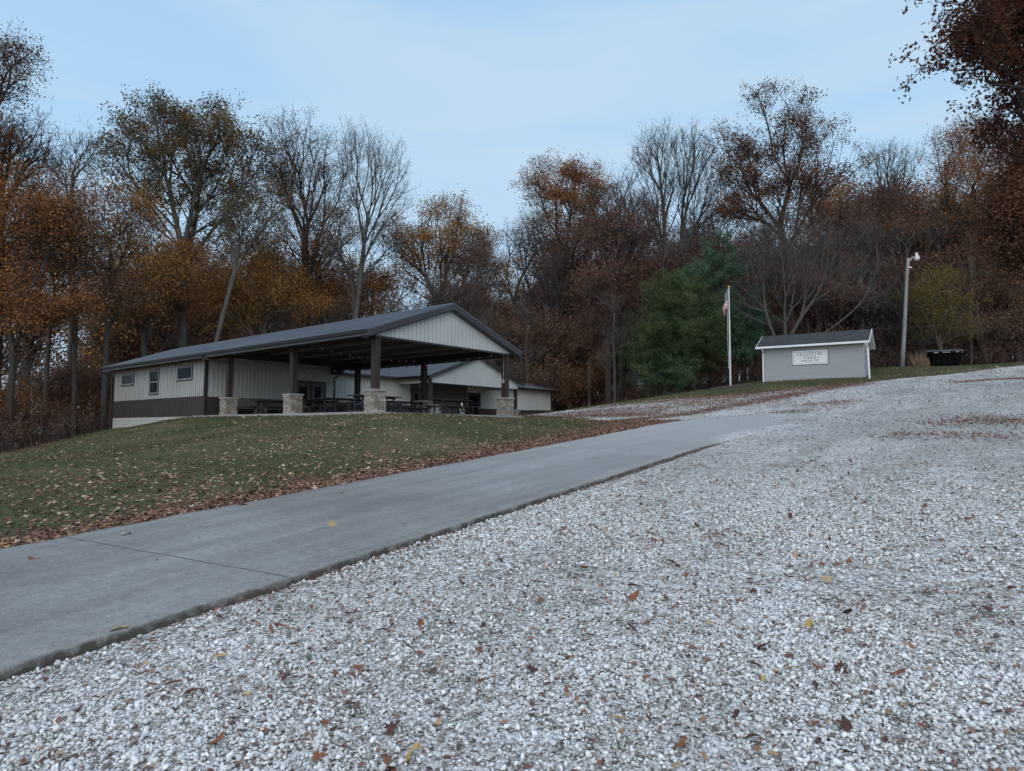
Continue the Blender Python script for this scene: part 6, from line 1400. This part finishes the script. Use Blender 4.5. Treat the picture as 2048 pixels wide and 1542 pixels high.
# ---- underbrush: stems, dead grass and low leaves nobody could count
def brush():
    rng = np.random.RandomState(5); n_ = 5200; E_ = []
    Wl = Wd[1:15]; Wr = resample(Wl[1:], 900)
    i_ = rng.randint(0, 900, n_); base = Wr[i_]+rng.randn(n_, 2)*.9
    nrm = base/np.linalg.norm(base, axis=1)[:, None]; base = base+nrm*(1.3+rng.rand(n_)*4.5)[:, None]
    okk = sdist(Wd, base[:, 0], base[:, 1]) < -.2; base = base[okk]; n_ = len(base)
    z_ = height(base[:, 0], base[:, 1]); h = rng.uniform(.4, 2.4, n_)
    P_, F3 = [], []; p0 = np.stack([base[:, 0], base[:, 1], z_-.05], 1); d = np.stack([rng.randn(n_)*.28, rng.randn(n_)*.28, np.ones(n_)], 1)
    mid = p0+d*(h*.55)[:, None]; tp = mid+(d+rng.randn(n_, 3)*.3)*(h*.45)[:, None]
    PP = np.concatenate([p0, mid, tp]); par = np.concatenate([np.full(n_, -1), np.arange(n_), np.arange(n_)+n_])
    # side twigs
    s1 = mid+rng.randn(n_, 3)*.35; s2_ = tp+rng.randn(n_, 3)*.3; PP = np.vstack([PP, s1, s2_]); par = np.concatenate([par, np.arange(n_)+n_, np.arange(n_)+n_])
    R_ = np.concatenate([np.full(n_, .014), np.full(n_, .009), np.full(3*n_, .005)])
    i = np.where(par >= 0)[0]; 
    vv, ff = [], []
    a, b_ = PP[par[i]], PP[i]; off = np.array([[1, 0, 0], [-.5, .8, 0], [-.5, -.8, 0]]); k = 3
    V0 = a[:, None, :]+off[None]*R_[par[i]][:, None, None]; V1 = b_[:, None, :]+off[None]*R_[i][:, None, None]; vv = np.concatenate([V0, V1], 1).reshape(-1, 3)
    bs_ = (np.arange(len(i))*6)[:, None]; kk = np.arange(3); kn = (kk+1) % 3; ff = np.stack([bs_+kk, bs_+kn, bs_+kn+3, bs_+kk+3], 2).reshape(-1, 4)
    o = link('underbrush', npmesh('underbrush', vv, ff), bark['brown']); tag(o, 'thin stems and twigs of the underbrush along the woods edge', 'underbrush', None, 'stuff')
    cc = np.vstack([mid, tp, s1, s2_]); cc = cc[rng.rand(len(cc)) < .75]; vv, ff = leaves(rng, cc, 3, .22, .11); o = link('underbrush_leaves', npmesh('underbrush_leaves', vv, ff), LM['brown']); tag(o, 'low brown leaves of the underbrush along the woods edge', 'underbrush', None, 'stuff')
brush()
# tall dry grass clumps left of the dumpster
dg = vary('dry_grass', (.16, .10, .06), (.26, .18, .11), 5, .9)
for px, D, lb in ((1843, 52, 'tuft of tall tan dry grass left of the dumpster'), (1866, 54, 'thinner reddish tuft of dry grass just behind the dumpster')):
    r = ray(px, 780)*D; n_ = 160; cx_, cy_ = r[0], D; xx = cx_+rs.randn(n_)*.22; yy = cy_+rs.randn(n_)*.22; zz = height(xx, yy); h = rs.uniform(.7, 1.5, n_); ln = np.stack([xx-cx_, yy-cy_], 1)*1.2+rs.randn(n_, 2)*.12
    p0 = np.stack([xx-.02, yy, zz], 1); p1 = np.stack([xx+.02, yy, zz], 1); p2 = np.stack([xx+ln[:, 0], yy+ln[:, 1], zz+h], 1)
    vv = np.stack([p0, p1, p2], 1).reshape(-1, 3); vv = vv-np.array([cx_, cy_, 0]); o = link('dry_grass_tuft', npmesh('dry_grass_tuft', vv, np.arange(n_*3).reshape(-1, 3)), dg); o.location = (cx_, cy_, 0); tag(o, lb, 'grass tuft')
print('trees', len(TREES), 'objects', len(bpy.data.objects))
